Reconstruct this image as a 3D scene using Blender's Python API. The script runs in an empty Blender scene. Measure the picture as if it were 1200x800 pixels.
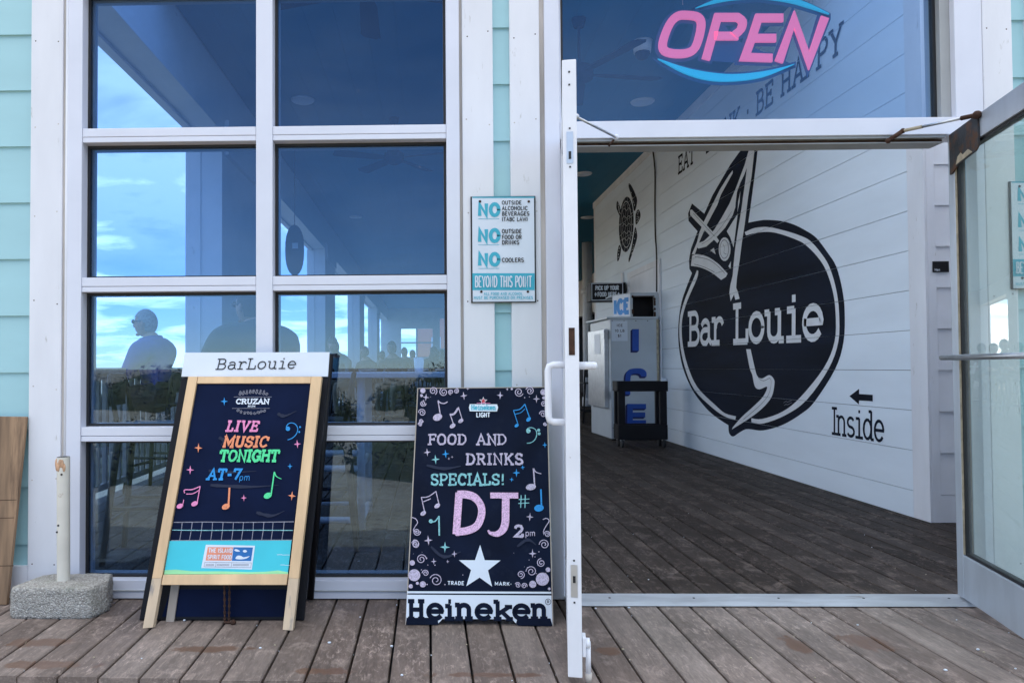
import bpy, bmesh, math, random
from mathutils import Vector, Matrix
from mathutils.geometry import tessellate_polygon
random.seed(7)
SC = bpy.context.scene
COL = SC.collection
R = math.radians

# ------------------------------------------------------------------ camera
F = 850.0                      # focal length in pixels of the 1200 px wide photograph
PX, PY = 485.0, 410.0          # optical axis in the photograph
CAMH = 1.07
YAW, PITCH, ROLL = R(1.2), R(1.34), 0.005
EYE = Vector((0, 0, CAMH))
fwd = Vector((-math.sin(YAW) * math.cos(PITCH), math.cos(YAW) * math.cos(PITCH), math.sin(PITCH)))
rgt0 = Vector((math.cos(YAW), math.sin(YAW), 0))
up0 = rgt0.cross(fwd)
rgt = rgt0 * math.cos(ROLL) - up0 * math.sin(ROLL)
upv = up0 * math.cos(ROLL) + rgt0 * math.sin(ROLL)
cam = bpy.data.cameras.new('camera')
cam.sensor_width = 36
cam.lens = F / 1200 * 36
cam.shift_x = (600 - PX) / 1200
cam.shift_y = (PY - 400) / 1200
cam.clip_start, cam.clip_end = 0.05, 3000
camo = bpy.data.objects.new('camera', cam)
COL.objects.link(camo)
m = Matrix((rgt, upv, -fwd)).transposed().to_4x4()
m.translation = EYE
camo.matrix_world = m
SC.camera = camo

# ------------------------------------------------------------------ sky, sun, exposure
SUN_EL, SUN_AZ = R(58), R(12)          # sun behind the building, a little to the right
w = bpy.data.worlds.new('World'); SC.world = w; w.use_nodes = True
nt = w.node_tree; N = nt.nodes; L = nt.links
bg = N['Background']; bg.inputs[1].default_value = 0.13
sky = N.new('ShaderNodeTexSky'); sky.sky_type = 'NISHITA'; sky.sun_disc = False
sky.sun_elevation = SUN_EL; sky.sun_rotation = SUN_AZ
sky.dust_density = 0.05; sky.ozone_density = 5.0; sky.air_density = 1.0; sky.altitude = 1800
tc = N.new('ShaderNodeTexCoord')
sep = N.new('ShaderNodeSeparateXYZ'); L.new(tc.outputs['Generated'], sep.inputs[0])
zc = N.new('ShaderNodeMath'); zc.operation = 'MAXIMUM'; zc.inputs[1].default_value = 0.0; L.new(sep.outputs[2], zc.inputs[0])
za = N.new('ShaderNodeMath'); za.operation = 'ADD'; za.inputs[1].default_value = 0.18; L.new(zc.outputs[0], za.inputs[0])
dv = N.new('ShaderNodeVectorMath'); dv.operation = 'DIVIDE'
cmb = N.new('ShaderNodeCombineXYZ'); 
for i in range(3): L.new(za.outputs[0], cmb.inputs[i])
L.new(tc.outputs['Generated'], dv.inputs[0]); L.new(cmb.outputs[0], dv.inputs[1])
mp = N.new('ShaderNodeMapping'); mp.inputs['Scale'].default_value = (0.75, 1.0, 0.6); mp.inputs['Location'].default_value = (4.3, 1.2, 0)
L.new(dv.outputs[0], mp.inputs[0])
cn = N.new('ShaderNodeTexNoise'); cn.inputs['Scale'].default_value = 2.1; cn.inputs['Detail'].default_value = 7; cn.inputs['Roughness'].default_value = 0.55
cn.inputs['Distortion'].default_value = 0.4
L.new(mp.outputs[0], cn.inputs[0])
cr = N.new('ShaderNodeValToRGB'); cr.color_ramp.elements[0].position = 0.46; cr.color_ramp.elements[1].position = 0.585
cr.color_ramp.elements[0].color = (0, 0, 0, 1); cr.color_ramp.elements[1].color = (0.85, 0.85, 0.85, 1)
L.new(cn.outputs[0], cr.inputs[0])
ym = N.new('ShaderNodeMapRange'); ym.inputs['From Min'].default_value = -0.55; ym.inputs['From Max'].default_value = 0.1; ym.inputs['To Min'].default_value = 0.03; L.new(sep.outputs[1], ym.inputs['Value'])
cm0 = N.new('ShaderNodeMath'); cm0.operation = 'MULTIPLY'; L.new(cr.outputs[0], cm0.inputs[0]); L.new(ym.outputs[0], cm0.inputs[1])
zm = N.new('ShaderNodeMapRange'); zm.inputs['From Min'].default_value = 0.46; zm.inputs['From Max'].default_value = 0.72; za2 = N.new('ShaderNodeMath'); za2.operation = 'MULTIPLY_ADD'; za2.inputs[1].default_value = 0.355; L.new(ym.outputs[0], za2.inputs[0]); L.new(sep.outputs[2], za2.inputs[2]); L.new(za2.outputs[0], zm.inputs['Value'])
cr2 = N.new('ShaderNodeValToRGB'); cr2.color_ramp.elements[0].position = 0.24; cr2.color_ramp.elements[1].position = 0.44; L.new(cn.outputs[0], cr2.inputs[0])
zz_ = N.new('ShaderNodeMath'); zz_.operation = 'MULTIPLY'; L.new(cr2.outputs[0], zz_.inputs[0]); L.new(zm.outputs[0], zz_.inputs[1])
cm = N.new('ShaderNodeMath'); cm.operation = 'MAXIMUM'; L.new(cm0.outputs[0], cm.inputs[0]); L.new(zz_.outputs[0], cm.inputs[1])
cv = N.new('ShaderNodeMix'); cv.data_type = 'RGBA'; L.new(zm.outputs[0], cv.inputs[0]); cv.inputs[6].default_value = (17.0, 16.6, 16.4, 1); cv.inputs[7].default_value = (8.2, 8.5, 9.1, 1)
mixc = N.new('ShaderNodeMix'); mixc.data_type = 'RGBA'
L.new(cm.outputs[0], mixc.inputs[0]); L.new(sky.outputs[0], mixc.inputs[6]); L.new(cv.outputs[2], mixc.inputs[7])
L.new(mixc.outputs[2], bg.inputs[0])
sl = bpy.data.lights.new('sun', 'SUN'); sl.energy = 3.0; sl.angle = R(0.53); sl.color = (1.0, 0.95, 0.87)
so = bpy.data.objects.new('sun', sl); COL.objects.link(so)
sdir = Vector((math.sin(SUN_AZ) * math.cos(SUN_EL), math.cos(SUN_AZ) * math.cos(SUN_EL), math.sin(SUN_EL)))
so.rotation_euler = (-sdir).to_track_quat('-Z', 'Y').to_euler()
so.location = sdir * 60
vs = SC.view_settings
vs.view_transform = 'Standard'; vs.look = 'None'; vs.gamma = 1; vs.use_curve_mapping = False
vs.exposure = 1.09
SC.cycles.max_bounces = 10; SC.cycles.transparent_max_bounces = 24
SC.cycles.caustics_reflective = False; SC.cycles.caustics_refractive = False
SC.cycles.use_denoising = True

# ------------------------------------------------------------------ survey helpers: a pixel of the photograph on a known plane
def ray(x, y): return fwd + rgt * ((x - PX) / F) + upv * ((PY - y) / F)
def on_y(x, y, Y): d = ray(x, y); return EYE + d * (Y / d.y)
def on_x(x, y, X): d = ray(x, y); return EYE + d * (X / d.x)
def on_z(x, y, Z): d = ray(x, y); return EYE + d * ((Z - CAMH) / d.z)
class Plane:
    def __init__(s, O, U, V):
        s.O = Vector(O); s.U = Vector(U).normalized(); V = Vector(V)
        s.V = (V - s.U * V.dot(s.U)).normalized(); s.N = s.U.cross(s.V)
        if s.N.dot(EYE - s.O) < 0: s.N = -s.N
    def px(s, x, y):
        d = ray(x, y); t = (s.O - EYE).dot(s.N) / d.dot(s.N); p = EYE + d * t - s.O
        return (p.dot(s.U), p.dot(s.V))
    def p3(s, u, v, h=0): return s.O + s.U * u + s.V * v + s.N * h

# ------------------------------------------------------------------ materials
def ramp(nt, fac, stops):
    n = nt.nodes.new('ShaderNodeValToRGB'); nt.links.new(fac, n.inputs[0])
    e = n.color_ramp.elements
    e[0].position, e[0].color = stops[0][0], (*stops[0][1], 1)
    e[1].position, e[1].color = stops[-1][0], (*stops[-1][1], 1)
    for p, c in stops[1:-1]:
        q = e.new(p); q.color = (*c, 1)
    return n.outputs[0]
def noise(nt, scale, detail=4, stretch=(1, 1, 1), rough=0.55, dist=0):
    tc = nt.nodes.new('ShaderNodeTexCoord'); mp = nt.nodes.new('ShaderNodeMapping'); mp.inputs['Scale'].default_value = stretch
    n = nt.nodes.new('ShaderNodeTexNoise'); n.inputs['Scale'].default_value = scale; n.inputs['Detail'].default_value = detail
    n.inputs['Roughness'].default_value = rough; n.inputs['Distortion'].default_value = dist
    nt.links.new(tc.outputs['Object'], mp.inputs[0]); nt.links.new(mp.outputs[0], n.inputs[0])
    return n.outputs[0]
def mixcol(nt, fac, a, b, mode='MIX'):
    n = nt.nodes.new('ShaderNodeMix'); n.data_type = 'RGBA'; n.blend_type = mode
    for s, v in ((0, fac), (6, a), (7, b)):
        if hasattr(v, 'is_output'): nt.links.new(v, n.inputs[s])
        elif s == 0: n.inputs[0].default_value = v
        else: n.inputs[s].default_value = (*v, 1)
    return n.outputs[2]
def bump(nt, b, h, strength, dist=0.01):
    n = nt.nodes.new('ShaderNodeBump'); n.inputs['Strength'].default_value = strength; n.inputs['Distance'].default_value = dist
    nt.links.new(h, n.inputs['Height']); nt.links.new(n.outputs[0], b.inputs['Normal'])
def newmat(name):
    m = bpy.data.materials.new(name); m.use_nodes = True
    return m, m.node_tree, m.node_tree.nodes['Principled BSDF']
def pmat(name, col, rough=0.55, metal=0.0, var=0.12, scale=6, stretch=(1, 1, 1), bmp=0.0, bscale=80, spots=None, spot_scale=14, spot_lo=0.62, spot_hi=0.72, spec=0.5):
    m, nt, b = newmat(name)
    n = noise(nt, scale, 5, stretch)
    lo = tuple(c * (1 - var) for c in col); hi = tuple(min(1, c * (1 + var)) for c in col)
    c = ramp(nt, n, [(0.3, lo), (0.7, hi)])
    if spots:
        s = ramp(nt, noise(nt, spot_scale, 6, stretch, 0.65), [(spot_lo, (0, 0, 0)), (spot_hi, (1, 1, 1))])
        c = mixcol(nt, s, c, spots)
    nt.links.new(c, b.inputs['Base Color'])
    b.inputs['Roughness'].default_value = rough; b.inputs['Metallic'].default_value = metal
    b.inputs['Specular IOR Level'].default_value = spec
    if bmp: bump(nt, b, noise(nt, bscale, 4, stretch), bmp, 0.004)
    return m
def glassmat(name, tint, base=0.07, refl=(1, 1, 1), film=0.0):
    m, nt, b = newmat(name); nt.nodes.remove(b)
    out = nt.nodes['Material Output']
    tr = nt.nodes.new('ShaderNodeBsdfTransparent'); tr.inputs[0].default_value = (*tint, 1)
    gl = nt.nodes.new('ShaderNodeBsdfGlossy'); gl.inputs['Roughness'].default_value = 0.0; gl.inputs[0].default_value = (*refl, 1)
    lw = nt.nodes.new('ShaderNodeLayerWeight'); lw.inputs[0].default_value = 0.5
    pw = nt.nodes.new('ShaderNodeMath'); pw.operation = 'POWER'; pw.inputs[1].default_value = 4; nt.links.new(lw.outputs['Facing'], pw.inputs[0])
    ml = nt.nodes.new('ShaderNodeMath'); ml.operation = 'MULTIPLY_ADD'; ml.inputs[1].default_value = 0.9; ml.inputs[2].default_value = base
    nt.links.new(pw.outputs[0], ml.inputs[0])
    mx = nt.nodes.new('ShaderNodeMixShader'); nt.links.new(ml.outputs[0], mx.inputs[0]); nt.links.new(tr.outputs[0], mx.inputs[1]); nt.links.new(gl.outputs[0], mx.inputs[2])
    # smears and salt on the pane: a thin film of dull white in patches
    df = nt.nodes.new('ShaderNodeBsdfDiffuse'); df.inputs[0].default_value = (0.75, 0.78, 0.8, 1)
    s1 = ramp(nt, noise(nt, 2.2, 8, (1, 1, 0.6), 0.7), [(0.4, (film,) * 3), (0.8, (film * 2.2 + 0.010,) * 3)])
    s2 = ramp(nt, noise(nt, 38, 3, (1, 1, 0.5), 0.6), [(0.72, (0,) * 3), (0.78, (0.16,) * 3)])
    ad = mixcol(nt, 1.0, s1, s2, 'ADD')
    mx2 = nt.nodes.new('ShaderNodeMixShader'); nt.links.new(ad, mx2.inputs[0]); nt.links.new(mx.outputs[0], mx2.inputs[1]); nt.links.new(df.outputs[0], mx2.inputs[2])
    nt.links.new(mx2.outputs[0], out.inputs[0])
    return m
def chalkmat(name, col, board=(0.012, 0.02, 0.05), wear=0.5):
    m, nt, b = newmat(name)
    s = ramp(nt, noise(nt, 170, 5, (1, 1, 1), 0.7), [(0.30, (1,) * 3), (0.30 + wear * 0.5, (0,) * 3)])
    c = mixcol(nt, s, col, tuple(x * 0.35 + y * 0.65 for x, y in zip(col, board)))
    nt.links.new(c, b.inputs['Base Color']); b.inputs['Roughness'].default_value = 0.9
    return m
M = {}
WH = (0.74, 0.75, 0.79)
M['white'] = pmat('white_paint', WH, 0.5, var=0.06, scale=3, bmp=0.12, bscale=45, spots=(0.5, 0.49, 0.47), spot_scale=11, spot_lo=0.70, spot_hi=0.80)
M['trim'] = pmat('trim_paint', (0.75, 0.76, 0.80), 0.5, var=0.07, scale=4, stretch=(1, 1, 0.3), bmp=0.15, bscale=60, spots=(0.48, 0.47, 0.45), spot_scale=26, spot_lo=0.64, spot_hi=0.74)
M['frame'] = pmat('window_frame_metal', (0.70, 0.72, 0.80), 0.35, var=0.05, scale=3)
M['reveal'] = pmat('reveal_metal', (0.36, 0.37, 0.37), 0.5, var=0.1, scale=5)
M['gasket'] = pmat('rubber', (0.012, 0.013, 0.016), 0.6)
M['caulk'] = pmat('caulk', (0.50, 0.46, 0.42), 0.8, var=0.25, scale=9, stretch=(1, 1, 0.25))
M['aqua'] = pmat('aqua_siding_paint', (0.36, 0.60, 0.64), 0.5, var=0.05, scale=5, stretch=(0.3, 1, 1), bmp=0.1, bscale=40)
M['mwall'] = pmat('mural_wall_paint', (0.74, 0.82, 0.90), 0.5, var=0.05, scale=4, stretch=(1, 0.2, 1), bmp=0.12, bscale=40)
M['groove'] = pmat('groove_shadow', (0.08, 0.09, 0.10), 0.9)
M['teal'] = pmat('teal_ceiling', (0.006, 0.15, 0.27), 0.6, var=0.1, scale=1.5)
M['navy'] = pmat('navy_paint', (0.006, 0.010, 0.022), 0.75, var=0.5, scale=5, stretch=(1, 0.12, 1), spec=0.15)
M['mwhite'] = pmat('mural_white_paint', (0.70, 0.72, 0.75), 0.55, var=0.05)
M['black'] = pmat('black_paint', (0.012, 0.012, 0.014), 0.5)
M['blackmetal'] = pmat('black_metal', (0.02, 0.02, 0.022), 0.45, 0.3)
M['alu'] = pmat('aluminium', (0.55, 0.57, 0.60), 0.38, 0.85, var=0.1, scale=12, stretch=(0.2, 1, 1))
M['icesign'] = pmat('ice_sign_blue', (0.03, 0.28, 0.70), 0.5)
M['sill'] = pmat('threshold_metal', (0.36, 0.38, 0.41), 0.6, 0.0, var=0.2, scale=14, stretch=(0.25, 1, 1), spots=(0.2, 0.18, 0.16), spot_scale=12)
def skymat():
    m, nt, b = newmat('added_translucent_sheet'); nt.nodes.remove(b); t = nt.nodes.new('ShaderNodeBsdfTranslucent'); t.inputs[0].default_value = (.58, .70, .84, 1)
    nt.links.new(t.outputs[0], nt.nodes['Material Output'].inputs[0]); return m
M['added_rooflight'] = skymat()
M['dooralu'] = pmat('door_aluminium', (0.50, 0.55, 0.62), 0.42, 0.35, var=0.1, scale=8, stretch=(1, 1, 0.3), spots=(0.62, 0.63, 0.64), spot_scale=24, spot_lo=0.68, spot_hi=0.74)
M['doorwhite'] = pmat('door_white', (0.76, 0.78, 0.83), 0.4, var=0.05, scale=6, spots=(0.35, 0.34, 0.36), spot_scale=26, spot_lo=0.70, spot_hi=0.76)
M['rust'] = pmat('rust', (0.055, 0.025, 0.015), 0.9, 0.1, var=0.5, scale=30, bmp=0.4, bscale=120)
M['plate'] = pmat('rusty_plate', (0.03, 0.035, 0.042), 0.6, 0.3, var=0.4, scale=14, spots=(0.10, 0.042, 0.018), spot_scale=12, spot_lo=0.5, spot_hi=0.62, bmp=0.3)
M['bare'] = pmat('bare_patch', (0.42, 0.36, 0.26), 0.8, var=0.3, scale=20)
M['wood'] = pmat('pale_wood', (0.74, 0.51, 0.29), 0.55, var=0.2, scale=9, stretch=(1, 1, 0.08), bmp=0.12, bscale=40)
M['woodpale'] = pmat('foot_worn_wood', (0.62, 0.48, 0.33), 0.75, var=0.2, scale=9, stretch=(1, 1, 0.1), spots=(0.28, 0.25, 0.23), spot_scale=16, spot_lo=0.58, spot_hi=0.7)
M['woodgrey'] = pmat('weathered_wood', (0.40, 0.35, 0.30), 0.75, var=0.25, scale=9, stretch=(1, 1, 0.1), spots=(0.2, 0.17, 0.15), spot_scale=14)
M['plank'] = pmat('plank_wood', (0.24, 0.15, 0.085), 0.6, var=0.5, scale=22, stretch=(1, 1, 0.05), bmp=0.2, spots=(0.12, 0.07, 0.04), spot_scale=16, spot_lo=.58, spot_hi=.72)
M['board'] = pmat('chalkboard', (0.0035, 0.0085, 0.034), 0.5, var=0.3, scale=4, spec=0.08)
M['board2'] = pmat('chalkboard_matt', (0.004, 0.008, 0.024), 0.6, var=0.3, scale=6, spots=(0.014, 0.02, 0.04), spot_scale=9, spot_lo=0.56, spot_hi=0.8, spec=0.1)
M['signwhite'] = pmat('sign_white', (0.70, 0.76, 0.84), 0.4, var=0.03)
M['signteal'] = pmat('sign_teal', (0.05, 0.42, 0.55), 0.45, var=0.05)
M['turq'] = pmat('turquoise_paint', (0.05, 0.56, 0.66), 0.5, var=0.06)
M['lime'] = pmat('lime_paint', (0.32, 0.72, 0.36), 0.5)
M['orange'] = pmat('faded_orange', (0.72, 0.26, 0.16), 0.5)
M['blue'] = pmat('label_blue', (0.01, 0.14, 0.42), 0.5)
M['iceblue'] = pmat('ice_blue', (0.015, 0.08, 0.42), 0.5)
M['icedark'] = pmat('ice_dark_blue', (0.004, 0.01, 0.10), 0.5)
M['icebody'] = pmat('freezer_enamel', (0.52, 0.57, 0.61), 0.4, var=0.06, scale=3, spots=(0.25, 0.18, 0.12), spot_scale=7, spot_lo=0.74, spot_hi=0.82)
M['pvc'] = pmat('yellowed_pvc', (0.68, 0.65, 0.57), 0.4, var=0.07, scale=8, spots=(0.34, 0.20, 0.11), spot_scale=9, spot_lo=0.66, spot_hi=0.74)
M['tablewhite'] = pmat('white_laminate', (0.86, 0.87, 0.88), 0.4, var=0.03)
M['redstar'] = pmat('red_star', (0.5, 0.03, 0.05), 0.6)
M['plastic'] = pmat('black_plastic', (0.006, 0.006, 0.009), 0.5, spec=0.25)
M['glass'] = glassmat('tinted_window_glass', (0.44, 0.595, 0.80), 0.095, (0.66, 0.84, 0.96))
M['glasstop'] = glassmat('transom_glass', (0.70, 0.79, 0.88), 0.10, (0.62, 0.82, 1.0))
M['glassdoor'] = glassmat('green_door_glass', (0.90, 0.985, 0.955), 0.07, film=0.05)
def litmat(name, col, e):
    m, nt, b = newmat(name); b.inputs['Base Color'].default_value = (*col, 1); b.inputs['Roughness'].default_value = .35
    b.inputs['Emission Color'].default_value = (*col, 1); b.inputs['Emission Strength'].default_value = e
    return m
M['pink_sign'] = litmat('pink_tube', (0.92, 0.15, 0.27), 0.62)
M['cyan_sign'] = litmat('cyan_tube', (0.03, 0.55, 0.75), 0.36)
M['sign_back'] = pmat('sign_backing', (0.07, 0.12, 0.24), 0.4, var=0.05)
for k, c in dict(pink=(0.82, 0.28, 0.52), corange=(0.85, 0.30, 0.15), green=(0.10, 0.75, 0.32), blue=(0.03, 0.30, 0.72), lav=(0.60, 0.53, 0.68),
                 ghost=(0.016, 0.022, 0.05), tealc=(0.28, 0.62, 0.66), dj=(0.86, 0.56, 0.80), grey=(0.32, 0.32, 0.38)).items():
    M['c_' + k] = chalkmat('chalk_' + k, c, wear=0.35 if k in ('pink', 'corange', 'green', 'blue') else 0.55)

# deck boards
PITCHB = 0.1445
STAINS = [(45, 752, .14, .05), (48, 778, .20, .035), (240, 760, .16, .035), (377, 785, .12, .03), (570, 790, .20, .02), (935, 755, .05, .10), (937, 757, .04, .06), (715, 762, .05, .05), (1015, 752, .10, .09), (620, 790, .05, .02)]
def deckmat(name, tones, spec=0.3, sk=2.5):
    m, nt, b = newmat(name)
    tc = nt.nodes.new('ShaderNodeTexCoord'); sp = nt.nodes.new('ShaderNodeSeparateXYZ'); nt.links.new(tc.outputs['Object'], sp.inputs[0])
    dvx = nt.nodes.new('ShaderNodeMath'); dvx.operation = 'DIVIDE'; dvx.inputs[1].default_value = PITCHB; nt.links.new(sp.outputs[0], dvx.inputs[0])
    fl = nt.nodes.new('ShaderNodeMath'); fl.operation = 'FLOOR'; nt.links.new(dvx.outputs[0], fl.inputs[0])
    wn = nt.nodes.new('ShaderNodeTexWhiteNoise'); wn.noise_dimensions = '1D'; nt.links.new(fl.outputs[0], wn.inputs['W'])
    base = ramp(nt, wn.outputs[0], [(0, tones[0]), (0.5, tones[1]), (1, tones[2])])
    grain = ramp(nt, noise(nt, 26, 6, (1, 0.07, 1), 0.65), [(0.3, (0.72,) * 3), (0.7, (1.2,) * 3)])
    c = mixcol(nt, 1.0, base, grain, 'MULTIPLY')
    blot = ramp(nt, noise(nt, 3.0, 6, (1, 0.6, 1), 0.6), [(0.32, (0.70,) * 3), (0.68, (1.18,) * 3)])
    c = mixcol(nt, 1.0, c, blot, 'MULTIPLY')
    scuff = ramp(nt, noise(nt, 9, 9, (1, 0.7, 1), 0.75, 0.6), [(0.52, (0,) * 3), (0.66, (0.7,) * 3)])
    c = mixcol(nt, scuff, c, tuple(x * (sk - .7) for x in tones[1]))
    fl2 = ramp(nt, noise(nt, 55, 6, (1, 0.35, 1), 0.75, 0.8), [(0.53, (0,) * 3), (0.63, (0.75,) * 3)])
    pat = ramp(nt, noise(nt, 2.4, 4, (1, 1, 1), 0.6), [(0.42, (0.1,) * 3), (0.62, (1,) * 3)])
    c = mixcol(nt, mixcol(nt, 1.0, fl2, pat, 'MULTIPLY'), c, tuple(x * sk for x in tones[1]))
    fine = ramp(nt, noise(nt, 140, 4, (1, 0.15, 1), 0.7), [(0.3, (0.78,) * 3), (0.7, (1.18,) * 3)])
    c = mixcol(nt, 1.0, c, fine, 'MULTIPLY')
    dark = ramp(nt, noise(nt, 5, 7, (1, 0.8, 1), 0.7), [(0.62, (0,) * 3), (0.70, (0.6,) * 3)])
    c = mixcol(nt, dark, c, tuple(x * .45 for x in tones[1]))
    wob = noise(nt, 17, 8, (1, 1, 1), 0.68)
    tot = None
    for (px, py, rx, ry) in STAINS:
        p = on_z(px, py, 0)
        sb = nt.nodes.new('ShaderNodeVectorMath'); sb.operation = 'SUBTRACT'; sb.inputs[1].default_value = p; nt.links.new(tc.outputs['Object'], sb.inputs[0])
        d2 = nt.nodes.new('ShaderNodeVectorMath'); d2.operation = 'DIVIDE'; d2.inputs[1].default_value = (rx, ry, 1); nt.links.new(sb.outputs[0], d2.inputs[0])
        ln = nt.nodes.new('ShaderNodeVectorMath'); ln.operation = 'LENGTH'; nt.links.new(d2.outputs[0], ln.inputs[0])
        ma = nt.nodes.new('ShaderNodeMath'); ma.operation = 'MULTIPLY_ADD'; ma.inputs[1].default_value = 2.6; nt.links.new(wob, ma.inputs[0]); nt.links.new(ln.outputs['Value'], ma.inputs[2])
        r_ = ramp(nt, ma.outputs[0], [(0, (0,) * 3), (1, (1,) * 3)])
        r_n = r_.node; r_n.color_ramp.elements[0].position = 0
        lt = nt.nodes.new('ShaderNodeMapRange'); lt.inputs['From Min'].default_value = 2.25; lt.inputs['From Max'].default_value = 2.05
        nt.nodes.remove(r_n); nt.links.new(ma.outputs[0], lt.inputs['Value'])
        if tot is None: tot = lt.outputs[0]
        else:
            mxn = nt.nodes.new('ShaderNodeMath'); mxn.operation = 'MAXIMUM'; nt.links.new(tot, mxn.inputs[0]); nt.links.new(lt.outputs[0], mxn.inputs[1]); tot = mxn.outputs[0]
    sc_ = nt.nodes.new('ShaderNodeMath'); sc_.operation = 'MULTIPLY'; sc_.inputs[1].default_value = 0.8; nt.links.new(tot, sc_.inputs[0])
    c = mixcol(nt, sc_.outputs[0], c, (0.15, 0.088, 0.06))
    nt.links.new(c, b.inputs['Base Color'])
    rr = nt.nodes.new('ShaderNodeMapRange'); rr.inputs['To Min'].default_value = 0.62; rr.inputs['To Max'].default_value = 0.35; nt.links.new(tot, rr.inputs['Value'])
    nt.links.new(rr.outputs[0], b.inputs['Roughness'])
    b.inputs['Specular IOR Level'].default_value = spec
    bump(nt, b, noise(nt, 60, 5, (1, 0.06, 1), 0.6), 0.35, 0.003)
    return m
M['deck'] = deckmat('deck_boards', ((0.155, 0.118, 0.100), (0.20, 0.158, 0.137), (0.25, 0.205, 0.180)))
M['floor'] = deckmat('floor_boards_shaded', ((0.034, 0.026, 0.022), (0.046, 0.036, 0.031), (0.066, 0.053, 0.046)), 0.1, 5.0)  # unbleached copy of the deck boards, also darkened for the hall's shade
def sandmat():
    m, nt, b = newmat('sand')
    c = ramp(nt, noise(nt, 0.9, 8, (1, 1, 1), 0.65), [(0.3, (0.24, 0.19, 0.135)), (0.55, (0.33, 0.27, 0.195)), (0.75, (0.42, 0.355, 0.27))])
    s = ramp(nt, noise(nt, 7, 6), [(0.56, (0,) * 3), (0.66, (0.8,) * 3)])
    c = mixcol(nt, s, c, (0.15, 0.11, 0.075))
    nt.links.new(c, b.inputs['Base Color']); b.inputs['Roughness'].default_value = 0.95
    bump(nt, b, noise(nt, 12, 6), 0.8, 0.05)
    return m
M['sand'] = sandmat()
def stonemat():
    m, nt, b = newmat('pebble_concrete')
    tc = nt.nodes.new('ShaderNodeTexCoord'); v = nt.nodes.new('ShaderNodeTexVoronoi'); v.inputs['Scale'].default_value = 150
    nt.links.new(tc.outputs['Object'], v.inputs['Vector'])
    sep = nt.nodes.new('ShaderNodeSeparateColor'); nt.links.new(v.outputs['Color'], sep.inputs[0])
    c = ramp(nt, sep.outputs[0], [(0, (0.33, 0.31, 0.275)), (0.4, (0.42, 0.40, 0.36)), (0.75, (0.50, 0.48, 0.435)), (1, (0.66, 0.63, 0.58))])
    ed = ramp(nt, v.outputs['Distance'], [(0.25, (1,) * 3), (0.8, (0.72,) * 3)])
    c = mixcol(nt, 1.0, c, ed, 'MULTIPLY')
    al = ramp(nt, noise(nt, 6, 5), [(0.55, (0,) * 3), (0.75, (0.5,) * 3)])
    c = mixcol(nt, al, c, (0.17, 0.19, 0.13))
    nt.links.new(c, b.inputs['Base Color']); b.inputs['Roughness'].default_value = 0.9
    iv = nt.nodes.new('ShaderNodeMath'); iv.operation = 'SUBTRACT'; iv.inputs[0].default_value = 1; nt.links.new(v.outputs['Distance'], iv.inputs[1])
    bump(nt, b, iv.outputs[0], 0.9, 0.006)
    return m
M['stone'] = stonemat()
M['pipe_patch'] = pmat('peeled_paint', (0.55, 0.33, 0.20), 0.8, var=0.25, scale=40)

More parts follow.
